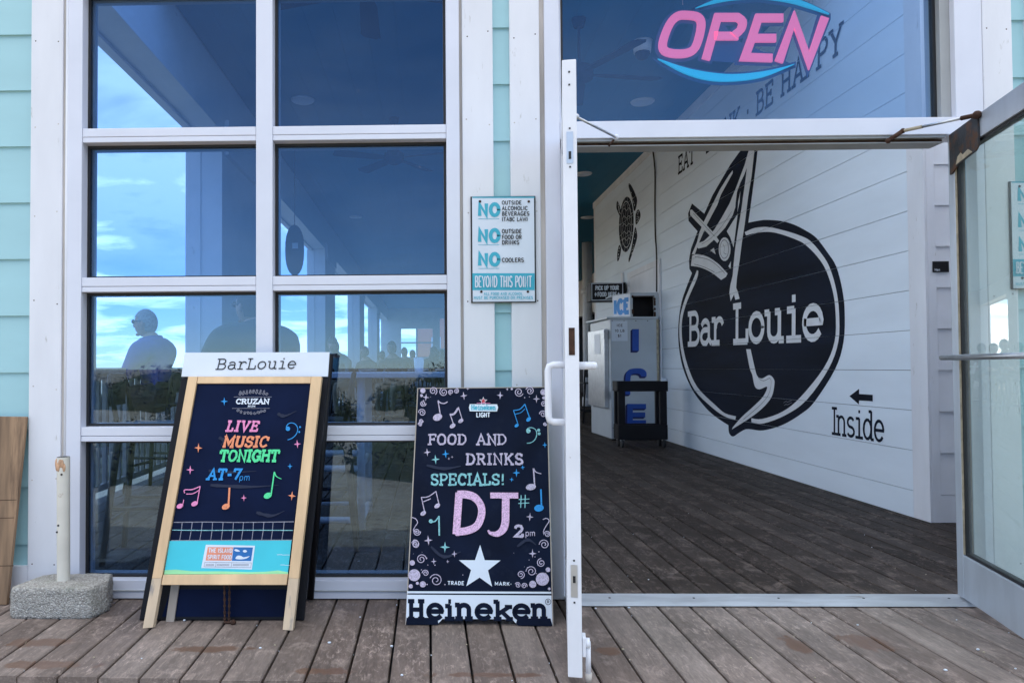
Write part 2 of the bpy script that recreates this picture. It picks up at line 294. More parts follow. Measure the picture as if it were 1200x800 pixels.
# ------------------------------------------------------------------ object helpers
def tag(o, label=None, cat=None, group=None, kind=None):
    if label: o['label'] = label
    if cat: o['category'] = cat
    if group: o['group'] = group
    if kind: o['kind'] = kind
    return o
def empty(name, loc, label, cat, group=None, rz=0):
    o = bpy.data.objects.new(name, None); COL.objects.link(o); o.location = loc; o.rotation_euler = (0, 0, rz)
    o.empty_display_size = 0.1
    return tag(o, label, cat, group)
def parent_keep(o, p):
    """parent o (whose vertices are in world coordinates) under p without moving it"""
    o.parent = p
    mw = Matrix.Identity(4); q = p
    chain = []
    while q is not None:
        chain.append(Matrix.LocRotScale(q.location, q.rotation_euler, q.scale)); q = q.parent
    for c in chain: mw = c @ mw
    inv = mw.inverted()
    o.location = inv.translation; o.rotation_euler = inv.to_euler()
class MB:
    """collects solids in world coordinates; build() links them as ONE mesh object"""
    def __init__(s): s.bm = bmesh.new(); s.mats = []
    def mi(s, mat):
        if mat not in s.mats: s.mats.append(mat)
        return s.mats.index(mat)
    def _set(s, faces, mat):
        i = s.mi(mat)
        for f in faces: f.material_index = i
    def box(s, x0, x1, y0, y1, z0, z1, mat, bev=0.0, M4=None):
        n0 = set(s.bm.faces)
        g = bmesh.ops.create_cube(s.bm, size=1)
        T = Matrix.Translation(((x0 + x1) / 2, (y0 + y1) / 2, (z0 + z1) / 2)) @ Matrix.Diagonal((abs(x1 - x0), abs(y1 - y0), abs(z1 - z0), 1))
        bmesh.ops.transform(s.bm, matrix=T, verts=g['verts'])
        if bev:
            es = list({e for v in g['verts'] for e in v.link_edges})
            bmesh.ops.bevel(s.bm, geom=es, offset=bev, segments=2, affect='EDGES', profile=0.6)
        fs = [f for f in s.bm.faces if f not in n0]
        if M4 is not None: bmesh.ops.transform(s.bm, matrix=M4, verts=list({v for f in fs for v in f.verts}))
        s._set(fs, mat); return fs
    def prism(s, pts, ext, mat, bev=0.0):
        """polygon of 3D points swept along ext"""
        n0 = set(s.bm.faces)
        a = [s.bm.verts.new(p) for p in pts]; e = Vector(ext); b = [s.bm.verts.new(Vector(p) + e) for p in pts]
        n = len(pts)
        tris = tessellate_polygon([[Vector(p) for p in pts]])
        if n <= 4:
            s.bm.faces.new(a); s.bm.faces.new(list(reversed(b)))
        else:
            for t in tris:
                s.bm.faces.new([a[i] for i in t]); s.bm.faces.new([b[i] for i in reversed(t)])
        for i in range(n):
            j = (i + 1) % n; s.bm.faces.new([a[j], a[i], b[i], b[j]])
        fs = [f for f in s.bm.faces if f not in n0]
        bmesh.ops.recalc_face_normals(s.bm, faces=fs)
        if bev and n <= 4:
            es = list({e2 for f in fs for e2 in f.edges})
            bmesh.ops.bevel(s.bm, geom=es, offset=bev, segments=2, affect='EDGES', profile=0.6)
            fs = [f for f in s.bm.faces if f not in n0]
        s._set(fs, mat); return fs
    def tube(s, pts, r, mat, seg=10, caps=True):
        """tube through points; r a number or a list"""
        pts = [Vector(p) for p in pts]; n = len(pts)
        rs = r if isinstance(r, (list, tuple)) else [r] * n
        rings = []; prev = None
        for i, p in enumerate(pts):
            t = (pts[min(i + 1, n - 1)] - pts[max(i - 1, 0)]).normalized()
            if prev is None:
                a = t.orthogonal().normalized()
            else:
                a = (prev - t * prev.dot(t)).normalized()
            prev = a; b = t.cross(a)
            rings.append([s.bm.verts.new(p + (a * math.cos(2 * math.pi * k / seg) + b * math.sin(2 * math.pi * k / seg)) * rs[i]) for k in range(seg)])
        fs = []
        for i in range(n - 1):
            for k in range(seg):
                f = s.bm.faces.new([rings[i][k], rings[i][(k + 1) % seg], rings[i + 1][(k + 1) % seg], rings[i + 1][k]]); f.smooth = True; fs.append(f)
        if caps:
            fs.append(s.bm.faces.new(list(reversed(rings[0])))); fs.append(s.bm.faces.new(rings[-1]))
        s._set(fs, mat); return fs
    def ball(s, c, r, mat, u=12, v=8, scale=(1, 1, 1), rot=None):
        n0 = set(s.bm.faces)
        T = Matrix.Translation(c) @ (rot.to_4x4() if rot else Matrix.Identity(4)) @ Matrix.Diagonal((r * scale[0], r * scale[1], r * scale[2], 1))
        bmesh.ops.create_uvsphere(s.bm, u_segments=u, v_segments=v, radius=1, matrix=T)
        fs = [f for f in s.bm.faces if f not in n0]
        for f in fs: f.smooth = True
        s._set(fs, mat); return fs
    def build(s, name, parent=None, smooth=False):
        me = bpy.data.meshes.new(name); s.bm.to_mesh(me); s.bm.free()
        for mt in s.mats: me.materials.append(M[mt] if isinstance(mt, str) else mt)
        o = bpy.data.objects.new(name, me); COL.objects.link(o)
        if parent is not None: parent_keep(o, parent)
        return o
def rebase(o, base):
    """move a top-level mesh's origin to base"""
    o.data.transform(Matrix.Translation(-Vector(base))); o.location = base
def copy_tree(o, parent=None):
    c = o.copy(); COL.objects.link(c)
    if parent is not None: c.parent = parent
    for ch in list(o.children): copy_tree(ch, c)
    return c

# ------------------------------------------------------------------ flat artwork (paint, chalk, printed signs) on a plane
def smooth(pts, closed=False, n=5):
    out = []; k = len(pts)
    rng = range(k) if closed else range(k - 1)
    g = (lambda i: pts[i % k]) if closed else (lambda i: pts[min(max(i, 0), k - 1)])
    for i in rng:
        p0, p1, p2, p3 = g(i - 1), g(i), g(i + 1), g(i + 2)
        for j in range(n):
            t = j / n
            out.append(tuple(0.5 * (2 * b + (c - a) * t + (2 * a - 5 * b + 4 * c - d) * t * t + (3 * b - a - 3 * c + d) * t ** 3) for a, b, c, d in zip(p0, p1, p2, p3)))
    if not closed: out.append(pts[-1])
    return out
def arc(cx, cy, rx, ry, a0, a1, n=10):
    return [(cx + rx * math.cos(R(a0 + (a1 - a0) * i / n)), cy + ry * math.sin(R(a0 + (a1 - a0) * i / n))) for i in range(n + 1)]
class Art:
    def __init__(s, plane, h0=0.001, dh=0.00003):
        s.P = plane; s.v = []; s.f = []; s.fm = []; s.mats = []; s.h = h0; s.dh = dh
    def mi(s, m):
        if m not in s.mats: s.mats.append(m)
        return s.mats.index(m)
    def uv(s, pts): return [s.P.px(*p) for p in pts]
    def poly(s, uvs, mat, h=None, holes=()):
        h = s.h if h is None else h; s.h += s.dh
        loops = [list(uvs)] + [list(x) for x in holes]
        flat = [p for l in loops for p in l]
        b = len(s.v); s.v += [s.P.p3(u, v, h) for u, v in flat]
        k = s.mi(mat)
        for t in tessellate_polygon([[Vector((u, v, 0)) for u, v in l] for l in loops]):
            a, c, d = (flat[i] for i in t)
            cr = (c[0] - a[0]) * (d[1] - a[1]) - (c[1] - a[1]) * (d[0] - a[0])
            if abs(cr) < 1e-12: continue
            flip = s.P.U.cross(s.P.V).dot(s.P.N) < 0
            t = tuple(t) if (cr > 0) != flip else tuple(reversed(t))
            s.f.append(tuple(b + i for i in t)); s.fm.append(k)
    def poly_px(s, pts, mat, h=None, holes=()): s.poly(s.uv(pts), mat, h, [s.uv(x) for x in holes])
    def stroke(s, uvs, wd, mat, closed=False, h=None, ext=0.0):
        h = s.h if h is None else h; s.h += s.dh
        p = [Vector(q) for q in uvs]
        q = [p[0]]
        for a in p[1:]:
            if (a - q[-1]).length > 1e-6: q.append(a)
        if closed and (q[0] - q[-1]).length < 1e-6: q.pop()
        p = q; n = len(p)
        if n < 2: return
        ws = wd if isinstance(wd, (list, tuple)) else None
        if ext and not closed:
            p[0] = p[0] + (p[0] - p[1]).normalized() * ext; p[-1] = p[-1] + (p[-1] - p[-2]).normalized() * ext
        Lp, Rp = [], []
        for i in range(n):
            a = p[(i - 1) % n] if (closed or i > 0) else None
            c = p[(i + 1) % n] if (closed or i < n - 1) else None
            d1 = (p[i] - a).normalized() if a is not None else (c - p[i]).normalized()
            d2 = (c - p[i]).normalized() if c is not None else d1
            t = d1 + d2
            t = d2 if t.length < 1e-6 else t.normalized()
            nn = Vector((-t.y, t.x)); k = 1 / max(0.45, nn.dot(Vector((-d1.y, d1.x))))
            hw = (ws[min(i, len(ws) - 1)] if ws else wd) / 2 * k
            Lp.append(p[i] + nn * hw); Rp.append(p[i] - nn * hw)
        b = len(s.v); s.v += [s.P.p3(u.x, u.y, h) for u in Lp] + [s.P.p3(u.x, u.y, h) for u in Rp]
        km = s.mi(mat); flip = s.P.U.cross(s.P.V).dot(s.P.N) < 0
        for i in range(n if closed else n - 1):
            j = (i + 1) % n; fc = (b + i, b + n + i, b + n + j, b + j)
            s.f.append(fc if not flip else tuple(reversed(fc))); s.fm.append(km)
    def stroke_px(s, pts, wpx, mat, closed=False, h=None, ext=0.0):
        uvs = s.uv(pts); a = s.P.px(*pts[0]); b = s.P.px(pts[0][0], pts[0][1] + 1)
        k = math.hypot(a[0] - b[0], a[1] - b[1])
        s.stroke(uvs, [x * k for x in wpx] if isinstance(wpx, (list, tuple)) else wpx * k, mat, closed, h, ext * k)
    def disc_px(s, x, y, r, mat, ry=None, n=18, rot=0):
        ry = r if ry is None else ry; c, sn = math.cos(R(rot)), math.sin(R(rot))
        s.poly_px([(x + c * r * math.cos(a) - sn * ry * math.sin(a), y + sn * r * math.cos(a) + c * ry * math.sin(a)) for a in (2 * math.pi * i / n for i in range(n))], mat)
    def star4_px(s, x, y, r, mat, rot=0):
        pts = []
        for i in range(8):
            a = R(rot + 45 * i); q = r if i % 2 == 0 else r * 0.27
            pts.append((x + q * math.sin(a) * (0.85 if i % 4 else 1), y - q * math.cos(a)))
        s.poly_px(pts, mat)
    def spiral_px(s, x, y, r, mat, wpx=0.9, turns=1.7, start=0, hand=1, tail=None):
        n = 26; pts = [(x + r * (1 - 0.82 * i / n) * math.cos(R(start) + hand * 2 * math.pi * turns * i / n), y + r * (1 - 0.82 * i / n) * math.sin(R(start) + hand * 2 * math.pi * turns * i / n)) for i in range(n + 1)]
        if tail: pts = smooth(tail + [pts[0]], n=5)[:-1] + pts
        s.stroke_px(pts, wpx, mat)
    def text(s, txt, a, b, top, mat, t=0.13, serif=True, gap=0.12, slant_px=None, h=None):
        """text from pixel a (baseline start) to pixel b (baseline end), cap height up to pixel top"""
        A, B, T = (Vector(s.P.px(*q)) for q in (a, b, top))
        strokes = []; x = 0
        for ch in txt:
            if ch == ' ': x += 0.5; continue
            adv, st, sf = GL[ch]
            for q in st + (sf if serif else []): strokes.append([(x + px_, py_) for px_, py_ in q])
            x += adv + gap
        x -= gap
        X = (B - A) / x; Y = T - A; Hh = Y.length; th = t * Hh
        for q in strokes:
            jw = random.uniform(.82, 1.2) if isinstance(mat, str) and mat.startswith('c_') else 1
            jp = .022 if jw != 1 else 0
            s.stroke([A + X * (u + random.uniform(-jp, jp)) + Y * (v * (1 - t) + t / 2 + random.uniform(-jp, jp)) for u, v in q], th * jw, mat, h=h, ext=th * 0.15)
    def build(s, name, parent=None, grooves=None, axis=None, gap=0.004):
        me = bpy.data.meshes.new(name); me.from_pydata(s.v, [], s.f)
        for m_ in s.mats: me.materials.append(M[m_] if isinstance(m_, str) else m_)
        for p, k in zip(me.polygons, s.fm): p.material_index = k
        if grooves:
            bm = bmesh.new(); bm.from_mesh(me)
            for z in grooves:
                for dz in (-gap / 2, gap / 2):
                    bmesh.ops.bisect_plane(bm, geom=bm.verts[:] + bm.edges[:] + bm.faces[:], plane_co=(0, 0, z + dz), plane_no=(0, 0, 1), dist=1e-6)
            dead = [f for f in bm.faces if any(abs(f.calc_center_median().z - z) < gap / 2 for z in grooves)]
            bmesh.ops.delete(bm, geom=dead, context='FACES'); bm.to_mesh(me); bm.free()
        o = bpy.data.objects.new(name, me); COL.objects.link(o)
        if parent is not None: parent_keep(o, parent)
        return o
def hs(x, y, w=0.26): return [(x - w / 2, y), (x + w / 2, y)]
def stem(x, y0=0, y1=1): return [(x, y0), (x, y1)]
XH = 0.70
GL = {
 'A': (.72, [[(.06, 0), (.36, 1), (.66, 0)], [(.17, .34), (.55, .34)]], [hs(.06, 0), hs(.66, 0)]),
 'B': (.64, [stem(.1), [(.1, 1), (.34, 1)] + arc(.34, .76, .2, .24, 90, -90) + [(.1, .52)], [(.1, .52), (.36, .52)] + arc(.36, .26, .24, .26, 90, -90) + [(.1, 0)]], [[(-.04, 1), (.1, 1)], [(-.04, 0), (.1, 0)]]),
 'C': (.66, [arc(.36, .5, .32, .5, 42, 318, 16)], [[(.61, .98), (.61, .66)]]),
 'D': (.68, [stem(.1), [(.1, 1), (.28, 1)] + arc(.28, .5, .36, .5, 90, -90, 12) + [(.1, 0)]], [[(-.04, 1), (.1, 1)], [(-.04, 0), (.1, 0)]]),
 'E': (.62, [stem(.1), [(.1, 1), (.56, 1)], [(.1, .52), (.44, .52)], [(.1, 0), (.58, 0)]], [[(-.04, 1), (.1, 1)], [(-.04, 0), (.1, 0)], [(.56, 1), (.56, .78)], [(.58, 0), (.58, .24)], [(.44, .64), (.44, .4)]]),
 'F': (.58, [stem(.1), [(.1, 1), (.56, 1)], [(.1, .52), (.44, .52)]], [[(-.04, 1), (.1, 1)], hs(.1, 0, .28), [(.56, 1), (.56, .76)], [(.44, .64), (.44, .4)]]),
 'G': (.70, [arc(.36, .5, .32, .5, 42, 330, 16), [(.42, .42), (.66, .42), (.66, .08)]], [[(.61, .98), (.61, .7)]]),
 'H': (.72, [stem(.1), stem(.6), [(.1, .52), (.6, .52)]], [hs(.1, 0), hs(.6, 0), hs(.1, 1), hs(.6, 1)]),
 'I': (.30, [stem(.15)], [hs(.15, 0, .34), hs(.15, 1, .34)]),
 'J': (.56, [[(.40, 1), (.40, .25)] + arc(.22, .24, .18, .24, 0, -160)], [hs(.38, 1, .36)]),
 'K': (.68, [stem(.1), [(.6, 1), (.1, .42)], [(.26, .60), (.62, 0)]], [hs(.1, 0), hs(.62, 0, .22), hs(.1, 1), hs(.6, 1, .22)]),
 'L': (.56, [stem(.1), [(.1, 0), (.54, 0)]], [hs(.1, 1, .32), [(-.05, 0), (.1, 0)], [(.54, 0), (.54, .32)]]),
 'M': (.84, [[(.1, 0), (.1, 1), (.42, .3), (.74, 1), (.74, 0)]], [hs(.1, 0, .24), hs(.74, 0, .24), [(-.02, 1), (.1, 1)], [(.74, 1), (.86, 1)]]),
 'N': (.72, [[(.1, 0), (.1, 1), (.62, 0), (.62, 1)]], [hs(.1, 0, .24), hs(.62, 1, .24), [(-.02, 1), (.1, 1)]]),
 'O': (.72, [arc(.36, .5, .32, .5, 0, 360, 20)], []),
 'P': (.62, [stem(.1), [(.1, 1), (.34, 1)] + arc(.34, .73, .24, .27, 90, -90) + [(.1, .46)]], [[(-.04, 1), (.1, 1)], hs(.1, 0, .3)]),
 'R': (.68, [stem(.1), [(.1, 1), (.34, 1)] + arc(.34, .75, .23, .25, 90, -90) + [(.1, .50)], [(.34, .5), (.60, 0)]], [[(-.04, 1), (.1, 1)], hs(.1, 0), hs(.62, 0, .16)]),
 'S': (.60, [arc(.30, .75, .24, .25, 30, 270, 12)[:-1] + arc(.30, .25, .26, .25, 90, -150, 12)], [[(.52, 1), (.52, .74)], [(.05, 0), (.05, .26)]]),
 'T': (.64, [stem(.32), [(.02, 1), (.62, 1)]], [hs(.32, 0, .3), [(.02, 1), (.02, .74)], [(.62, 1), (.62, .74)]]),
 'U': (.70, [[(.1, 1), (.1, .3)] + arc(.35, .28, .25, .28, 180, 360) + [(.6, 1)]], [hs(.1, 1, .24), hs(.6, 1, .24)]),
 'V': (.70, [[(.06, 1), (.35, 0), (.64, 1)]], [hs(.06, 1, .24), hs(.64, 1, .24)]),
 'W': (.94, [[(.04, 1), (.25, 0), (.47, .85), (.69, 0), (.9, 1)]], [hs(.04, 1, .2), hs(.9, 1, .2)]),
 'Y': (.68, [[(.04, 1), (.34, .48), (.64, 1)], stem(.34, 0, .48)], [hs(.04, 1, .24), hs(.64, 1, .24), hs(.34, 0, .28)]),
 'Z': (.62, [[(.08, 1), (.56, 1), (.06, 0), (.58, 0)]], [[(.08, 1), (.08, .78)], [(.58, 0), (.58, .24)]]),
 '1': (.40, [[(.06, .8), (.22, 1), (.22, 0)]], [hs(.22, 0, .3)]),
 '0': (.62, [arc(.31, .5, .27, .5, 0, 360, 18)], []),
 '2': (.60, [arc(.29, .72, .24, .28, 170, -35, 10) + [(.05, 0), (.58, 0)]], [[(.58, 0), (.58, .2)]]),
 '7': (.58, [[(.05, 1), (.56, 1), (.24, 0)]], [[(.05, 1), (.05, .78)]]),
 '$': (.60, [arc(.30, .75, .24, .25, 30, 270, 12)[:-1] + arc(.30, .25, .26, .25, 90, -150, 12), [(.3, -.12), (.3, 1.12)]], []),
 '!': (.24, [[(.12, .34), (.12, 1)], [(.12, .0), (.12, .1)]], []),
 '-': (.40, [[(.06, .45), (.34, .45)]], []),
 '+': (.40, [[(.06, .5), (.34, .5)], [(.2, .3), (.2, .7)]], []),
 '.': (.30, [[(.1, .42), (.2, .42)], [(.1, .5), (.2, .5)]], []),
 '(': (.28, [arc(.3, .5, .2, .62, 120, 240, 8)], []),
 ')': (.28, [arc(-.02, .5, .2, .62, 60, -60, 8)], []),
 'a': (.60, [arc(.28, XH - .2, .2, .2, 160, 0, 8) + [(.48, .14), (.60, 0)], [(.48, .42), (.3, .42)] + arc(.25, .21, .2, .21, 90, 270, 8) + [(.34, 0), (.48, .14)]], []),
 'd': (.64, [[(.50, 1), (.50, 0)], arc(.27, XH / 2, .23, XH / 2, 0, 360, 14)], [[(.36, 1), (.50, 1)], [(.50, 0), (.64, 0)]]),
 'e': (.60, [[(.06, XH * .52), (.54, XH * .52)] + arc(.30, XH / 2, .25, XH / 2, 8, 322, 16)], []),
 'i': (.48, [stem(.26, 0, XH), [(.22, .96), (.30, .96)]], [[(.06, XH), (.26, XH)], hs(.26, 0, .44)]),
 'k': (.66, [stem(.12), [(.56, XH), (.14, .28)], [(.28, .42), (.58, 0)]], [[(-.02, 1), (.12, 1)], hs(.12, 0, .26), hs(.58, 0, .22), hs(.54, XH, .24)]),
 'm': (.90, [stem(.1, 0, XH)] + [[(.1, XH - .2)] + arc(.27, XH - .2, .17, .2, 180, 0, 8) + [(.44, 0)], [(.44, XH - .2)] + arc(.61, XH - .2, .17, .2, 180, 0, 8) + [(.78, 0)]], [hs(.1, 0, .2)]),
 'n': (.66, [stem(.12, 0, XH), [(.12, XH - .24)] + arc(.32, XH - .22, .2, .22, 180, 0, 8) + [(.52, 0)]], [[(-.02, XH), (.12, XH)], hs(.12, 0, .26), hs(.52, 0, .26)]),
 'o': (.60, [arc(.30, XH / 2, .26, XH / 2, 0, 360, 16)], []),
 'p': (.62, [[(.12, XH), (.12, -.34)], arc(.34, XH / 2, .22, XH / 2, 0, 360, 14)], [[(-.02, XH), (.12, XH)], hs(.12, -.34)]),
 'r': (.56, [stem(.16, 0, XH), [(.16, XH - .26)] + arc(.37, XH - .22, .18, .22, 180, 20, 8)], [[(.0, XH), (.16, XH)], hs(.18, 0, .38)]),
 's': (.54, [arc(.27, XH * .75, .2, XH * .25, 30, 270, 9)[:-1] + arc(.27, XH * .25, .22, XH * .25, 90, -150, 9)], []),
 'u': (.66, [[(.12, XH), (.12, .22)] + arc(.31, .22, .19, .22, 180, 360, 8) + [(.50, XH)], stem(.50, 0, XH)], [[(-.02, XH), (.12, XH)], [(.36, XH), (.5, XH)], [(.5, 0), (.64, 0)]]),
}

# ================================================================== SETTING
FY = 3.37                                   # front plane of the facade trim
def fX(px, py=330, Y=FY): return on_y(px, py, Y).x
def fZ(py, px=300, Y=FY): return on_y(px, py, Y).z
CEIL = 4.39
GZ = -0.46
# ground: one sheet to the horizon, finer and rolling near the deck
bm = bmesh.new()
xs = [-900, -300, -120, -60, -40] + [-30 + i * 1.5 for i in range(41)] + [40, 60, 120, 300, 900]
ys = [-900, -300, -120, -60] + [-30 + i * 1.5 for i in range(22)] + [6, 12, 24, 60, 120, 300, 900]
def gz(x, y):
    z = GZ + 0.05 * math.sin(x * 1.3) * math.cos(y * 0.9)
    if y < -4: z += min(0.35, (-4 - y) * 0.03) * (1 + 0.3 * math.sin(x * 0.5))
    if x < -8 : z += min(0.35, (-8 - x) * 0.03)
    return z if y < 1.5 or x < -8 else min(z, GZ + 0.03)
gv = [[bm.verts.new((x, y, gz(x, y) if abs(x) < 200 and abs(y) < 200 else GZ)) for x in xs] for y in ys]
for j in range(len(ys) - 1):
    for i in range(len(xs) - 1):
        f = bm.faces.new([gv[j][i], gv[j][i + 1], gv[j + 1][i + 1], gv[j + 1][i]]); f.smooth = True
me = bpy.data.meshes.new('ground'); bm.to_mesh(me); bm.free(); me.materials.append(M['sand'])
gnd = bpy.data.objects.new('ground', me); COL.objects.link(gnd); tag(gnd, 'pale beach sand around the timber deck', None, None, 'structure')

# deck boards, laid towards the hall, with open gaps
b = MB()
def boards(y0, y1, k0, k1, mat='deck', bev=0.004):
    for k in range(k0, k1):
        x0 = k * PITCHB + 0.0045; x1 = x0 + PITCHB - 0.009; zt = random.uniform(-0.0015, 0.0)
        e = bev; yj = y0 + ((random.uniform(-0.006, 0.006) + min(.12, max(0, .035 * (.6 - x0)))) if y0 < 3 else 0)
        b.prism([(x0, yj, -0.032), (x0, yj, zt - e), (x0 + e, yj, zt), (x1 - e, yj, zt), (x1, yj, zt - e), (x1, yj, -0.032)], (0, y1 - yj, 0), mat)
boards(2.455, 3.43, -30, 60)
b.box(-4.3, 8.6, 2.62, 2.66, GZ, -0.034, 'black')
b.box(-4.3, 8.6, 2.67, 3.43, -0.2, -0.06, 'black')  # black sheet stands in for the shade under the board gaps
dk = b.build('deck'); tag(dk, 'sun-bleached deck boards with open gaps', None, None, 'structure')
b = MB(); boards(3.432, 41.4, -19, 52, 'floor'); b.box(-2.72, 7.4, 3.44, 41.4, -0.2, -0.06, 'black')  # black sheet below the floor boards, again in place of shade
tag(b.build('floor'), 'boarded floor of the hall, its colour darkened for shade', None, None, 'structure')

# ceiling and roof
b = MB()
for k in range(34):
    x0 = -2.30 + k * 0.285; b.box(x0 + .0012, x0 + .2838, 6.0, 41.0, CEIL, CEIL + .02, 'teal')
b.box(-2.31, 7.5, 6.0, 41.0, CEIL + .022, CEIL + .1, 'teal')
tag(b.build('ceiling'), 'dark teal boarded ceiling over the hall', None, None, 'structure')
b = MB(); b.box(-3.0, 8.2, 6.0, 42.0, CEIL + .45, CEIL + .62, 'white'); b.box(-3.0, 8.2, 6.0, 42, CEIL + .12, CEIL + .44, 'white'); b.box(-3.0, 8.2, 3.3, 3.56, CEIL + .45, CEIL + .62, 'white')  # unseen gap behind the front strip, left open to let light in
rl = MB()
for k in range(8): rl.box(-2.95 + k * 1.38, -1.60 + k * 1.38, 4.40, 5.98, CEIL + .45, CEIL + .456, 'added_rooflight')  # unseen bluish sheets added to brighten the mural wall
for k in range(9): rl.box(-3.0 + k * 1.38, -2.955 + k * 1.38, 4.36, 5.99, CEIL + .38, CEIL + .50, 'white')
tag(rl.build('added_roof_light'), 'added translucent roof sheets, out of view, lighting the mural wall', None, None, 'structure')
tag(b.build('roof'), 'flat roof over the hall', None, None, 'structure')

# ---------------------------------------------------------------- front wall with window, transom, doors
XL = dict(sid=fX(34.5), t0=fX(34.5), t1=fX(72), wl0=fX(80), wl1=fX(96.5), m0=fX(300.5), m1=fX(320), wr0=fX(524), wr1=fX(539.5),
          p0=fX(543), p1=fX(579.5), q0=fX(599.5), q1=fX(634.5), d0=fX(640), d1=fX(657.5), o1=fX(1111), e1=fX(1123), e2=fX(1155),
          r0=fX(1158), r1=fX(1193), s1=fX(1213), s2=fX(1249))
ZW = dict(sill0=0.0, sill1=fZ(676), m3a=fZ(516.5), m3b=fZ(499.5), m2a=fZ(341), m2b=fZ(324), m1a=fZ(165.5), m1b=fZ(149))
ZTOP = ZW['m1b'] + 0.66
HD0, HD1 = fZ(161, 900), fZ(141, 900)          # door header
front = empty('front_wall', (0, FY, 0), 'white and aqua lapped front wall with tall window, transom and open double doors', 'wall')
def siding(b, x0, x1, z0, z1, off=0.0, mat='aqua', y=FY + 0.035, course=0.269, zref=fZ(104, 20)):
    k = math.floor((z0 - zref) / course)
    while zref + k * course < z1:
        a = max(z0, zref + k * course); t = min(z1, zref + (k + 1) * course)
        if t - a > 0.01:
            b.prism([(x0, y - 0.013, a), (x0, y + 0.03, a), (x0, y + 0.03, t), (x0, y - 0.001, t), (x0, y - 0.013, a + 0.002)], (x1 - x0, 0, 0), mat)
        k += 1
b = MB()
siding(b, -3.2, XL['t0'], 0.15, 5.05)
siding(b, XL['p1'], XL['q0'], 0.10, 3.4)
siding(b, XL['r1'], XL['s1'], 0.10, 3.4)
siding(b, XL['s2'], 8.0, 0.15, 5.05)
siding(b, XL['t0'], XL['s2'], 3.4, 5.05)
b.build('siding', front)
b = MB(); b.box(-3.2, XL['t0'], FY + .0, FY + .04, 0.004, 0.15, 'trim'); b.box(XL['s2'], 8.0, FY, FY + .04, 0.004, 0.15, 'trim'); b.build('base_board', front)
for x0, x1, z1 in ((XL['t0'], XL['t1'], 3.36), (XL['p0'], XL['p1'], 3.36), (XL['q0'], XL['q1'], 3.36), (XL['r0'], XL['r1'], 3.36), (XL['s1'], XL['s2'], 3.36)):
    b = MB(); b.box(x0, x1, FY, FY + .06, 0.004, z1, 'trim', 0.004)
    for i in range(8):
        for e in (.022, -.022): b.ball(((x0 + e if e > 0 else x1 + e) + random.uniform(-.004, .004), FY + .0005, .16 + i * .41 + random.uniform(-.02, .02)), .0042, 'caulk' if i % 3 else 'rust', 6, 4, (1, .25, 1))
    b.build('trim_board', front)
b = MB(); b.box(XL['t0'] - .02, XL['s2'] + .02, FY - .004, FY + .06, 3.362, 3.55, 'trim', .004); b.build('trim_board', front)
b = MB(); b.box(XL['t1'] + .001, XL['p0'] - .001, FY + .002, FY + .062, ZTOP + .074, 3.36, 'trim', .003); b.build('trim_board', front)
b = MB(); b.box(XL['q1'] + .001, XL['r0'] - .001, FY + .002, FY + .062, ZTOP + .074, 3.36, 'trim', .003); b.build('trim_board', front)
# caulk lines between boards and frames
b = MB()
for x0, x1 in ((XL['t1'], XL['wl0']), (XL['wr1'], XL['p0']), (XL['q1'], XL['d0']), (XL['e2'], XL['r0'])):
    b.box(x0 + .0005, x1 - .0005, FY + .010, FY + .05, 0.004, ZTOP + .073, 'caulk')
xc = (XL['t1'] + XL['wl0']) / 2 + .004
b.tube([(xc, FY + .012, .004), (xc, FY + .012, ZTOP + .073)], .011, 'trim', 8)
b.build('sealant', front)
# backing wall behind siding (plaster inside face)
b = MB()
b.box(-3.0, XL['wl0'] - .005, 3.44, 3.52, 0, CEIL + .3, 'white'); b.box(XL['wr1'] + .004, XL['d0'] - .004, 3.44, 3.52, 0, CEIL + .3, 'white')
b.box(XL['e2'] + .004, 8.0, 3.44, 3.52, 0, CEIL + .3, 'white'); b.box(XL['wl0'] - .003, XL['e2'] + .002, 3.44, 3.52, 3.36, CEIL + .3, 'white')
b.build('inner_wall', front)
# window
YF0, YF1, YG = FY - 0.012, FY + 0.125, FY + 0.058
b = MB()
zs = [(ZW['m3a'], ZW['m3b']), (ZW['m2a'], ZW['m2b']), (ZW['m1a'], ZW['m1b']), (ZTOP, ZTOP + .072)]
b.box(XL['wl0'], XL['wl1'], YF0, YF1, .004, ZTOP + .072, 'frame', .003)
b.box(XL['wr0'], XL['wr1'], YF0, YF1, .004, ZTOP + .072, 'frame', .003)
b.box(XL['m0'], XL['m1'], YF0 + .002, YF1 - .002, .06, ZTOP, 'frame', .003)
panes = []
cols = ((XL['wl1'], XL['m0']), (XL['m1'], XL['wr0']))
for x0, x1 in cols:
    b.box(x0 + .001, x1 - .001, YF0 + .003, YF1, .005, ZW['sill1'] - .012, 'frame', .002)
    b.box(x0 + .001, x1 - .001, YF0 - .004, YF0 + .05, .040, .044, 'reveal')
    for a, t in zs:
        b.box(x0 + .001, x1 - .001, YF0 + .004, YF1, a + .026, t, 'frame', .003)
        b.box(x0 + .001, x1 - .001, YF0 + .005, YF1, a, a + .0245, 'frame', .003)
rows = [(ZW['sill1'] - .012, ZW['m3a']), (ZW['m3b'], ZW['m2a']), (ZW['m2b'], ZW['m1a']), (ZW['m1b'], ZTOP)]
for x0, x1 in cols:
    for z0, z1 in rows:
        g = .012
        for (a0, a1, c0, c1) in ((x0, x0 + g, z0, z1), (x1 - g, x1, z0, z1), (x0 + g, x1 - g, z0, z0 + g), (x0 + g, x1 - g, z1 - g, z1)):
            b.box(a0, a1, YG - .012, YG + .014, c0, c1, 'gasket')
            b.box(a0, a1, YG + .0145, YF1 - .004, c0, c1, 'reveal')
win = b.build('window', front)
b = MB()
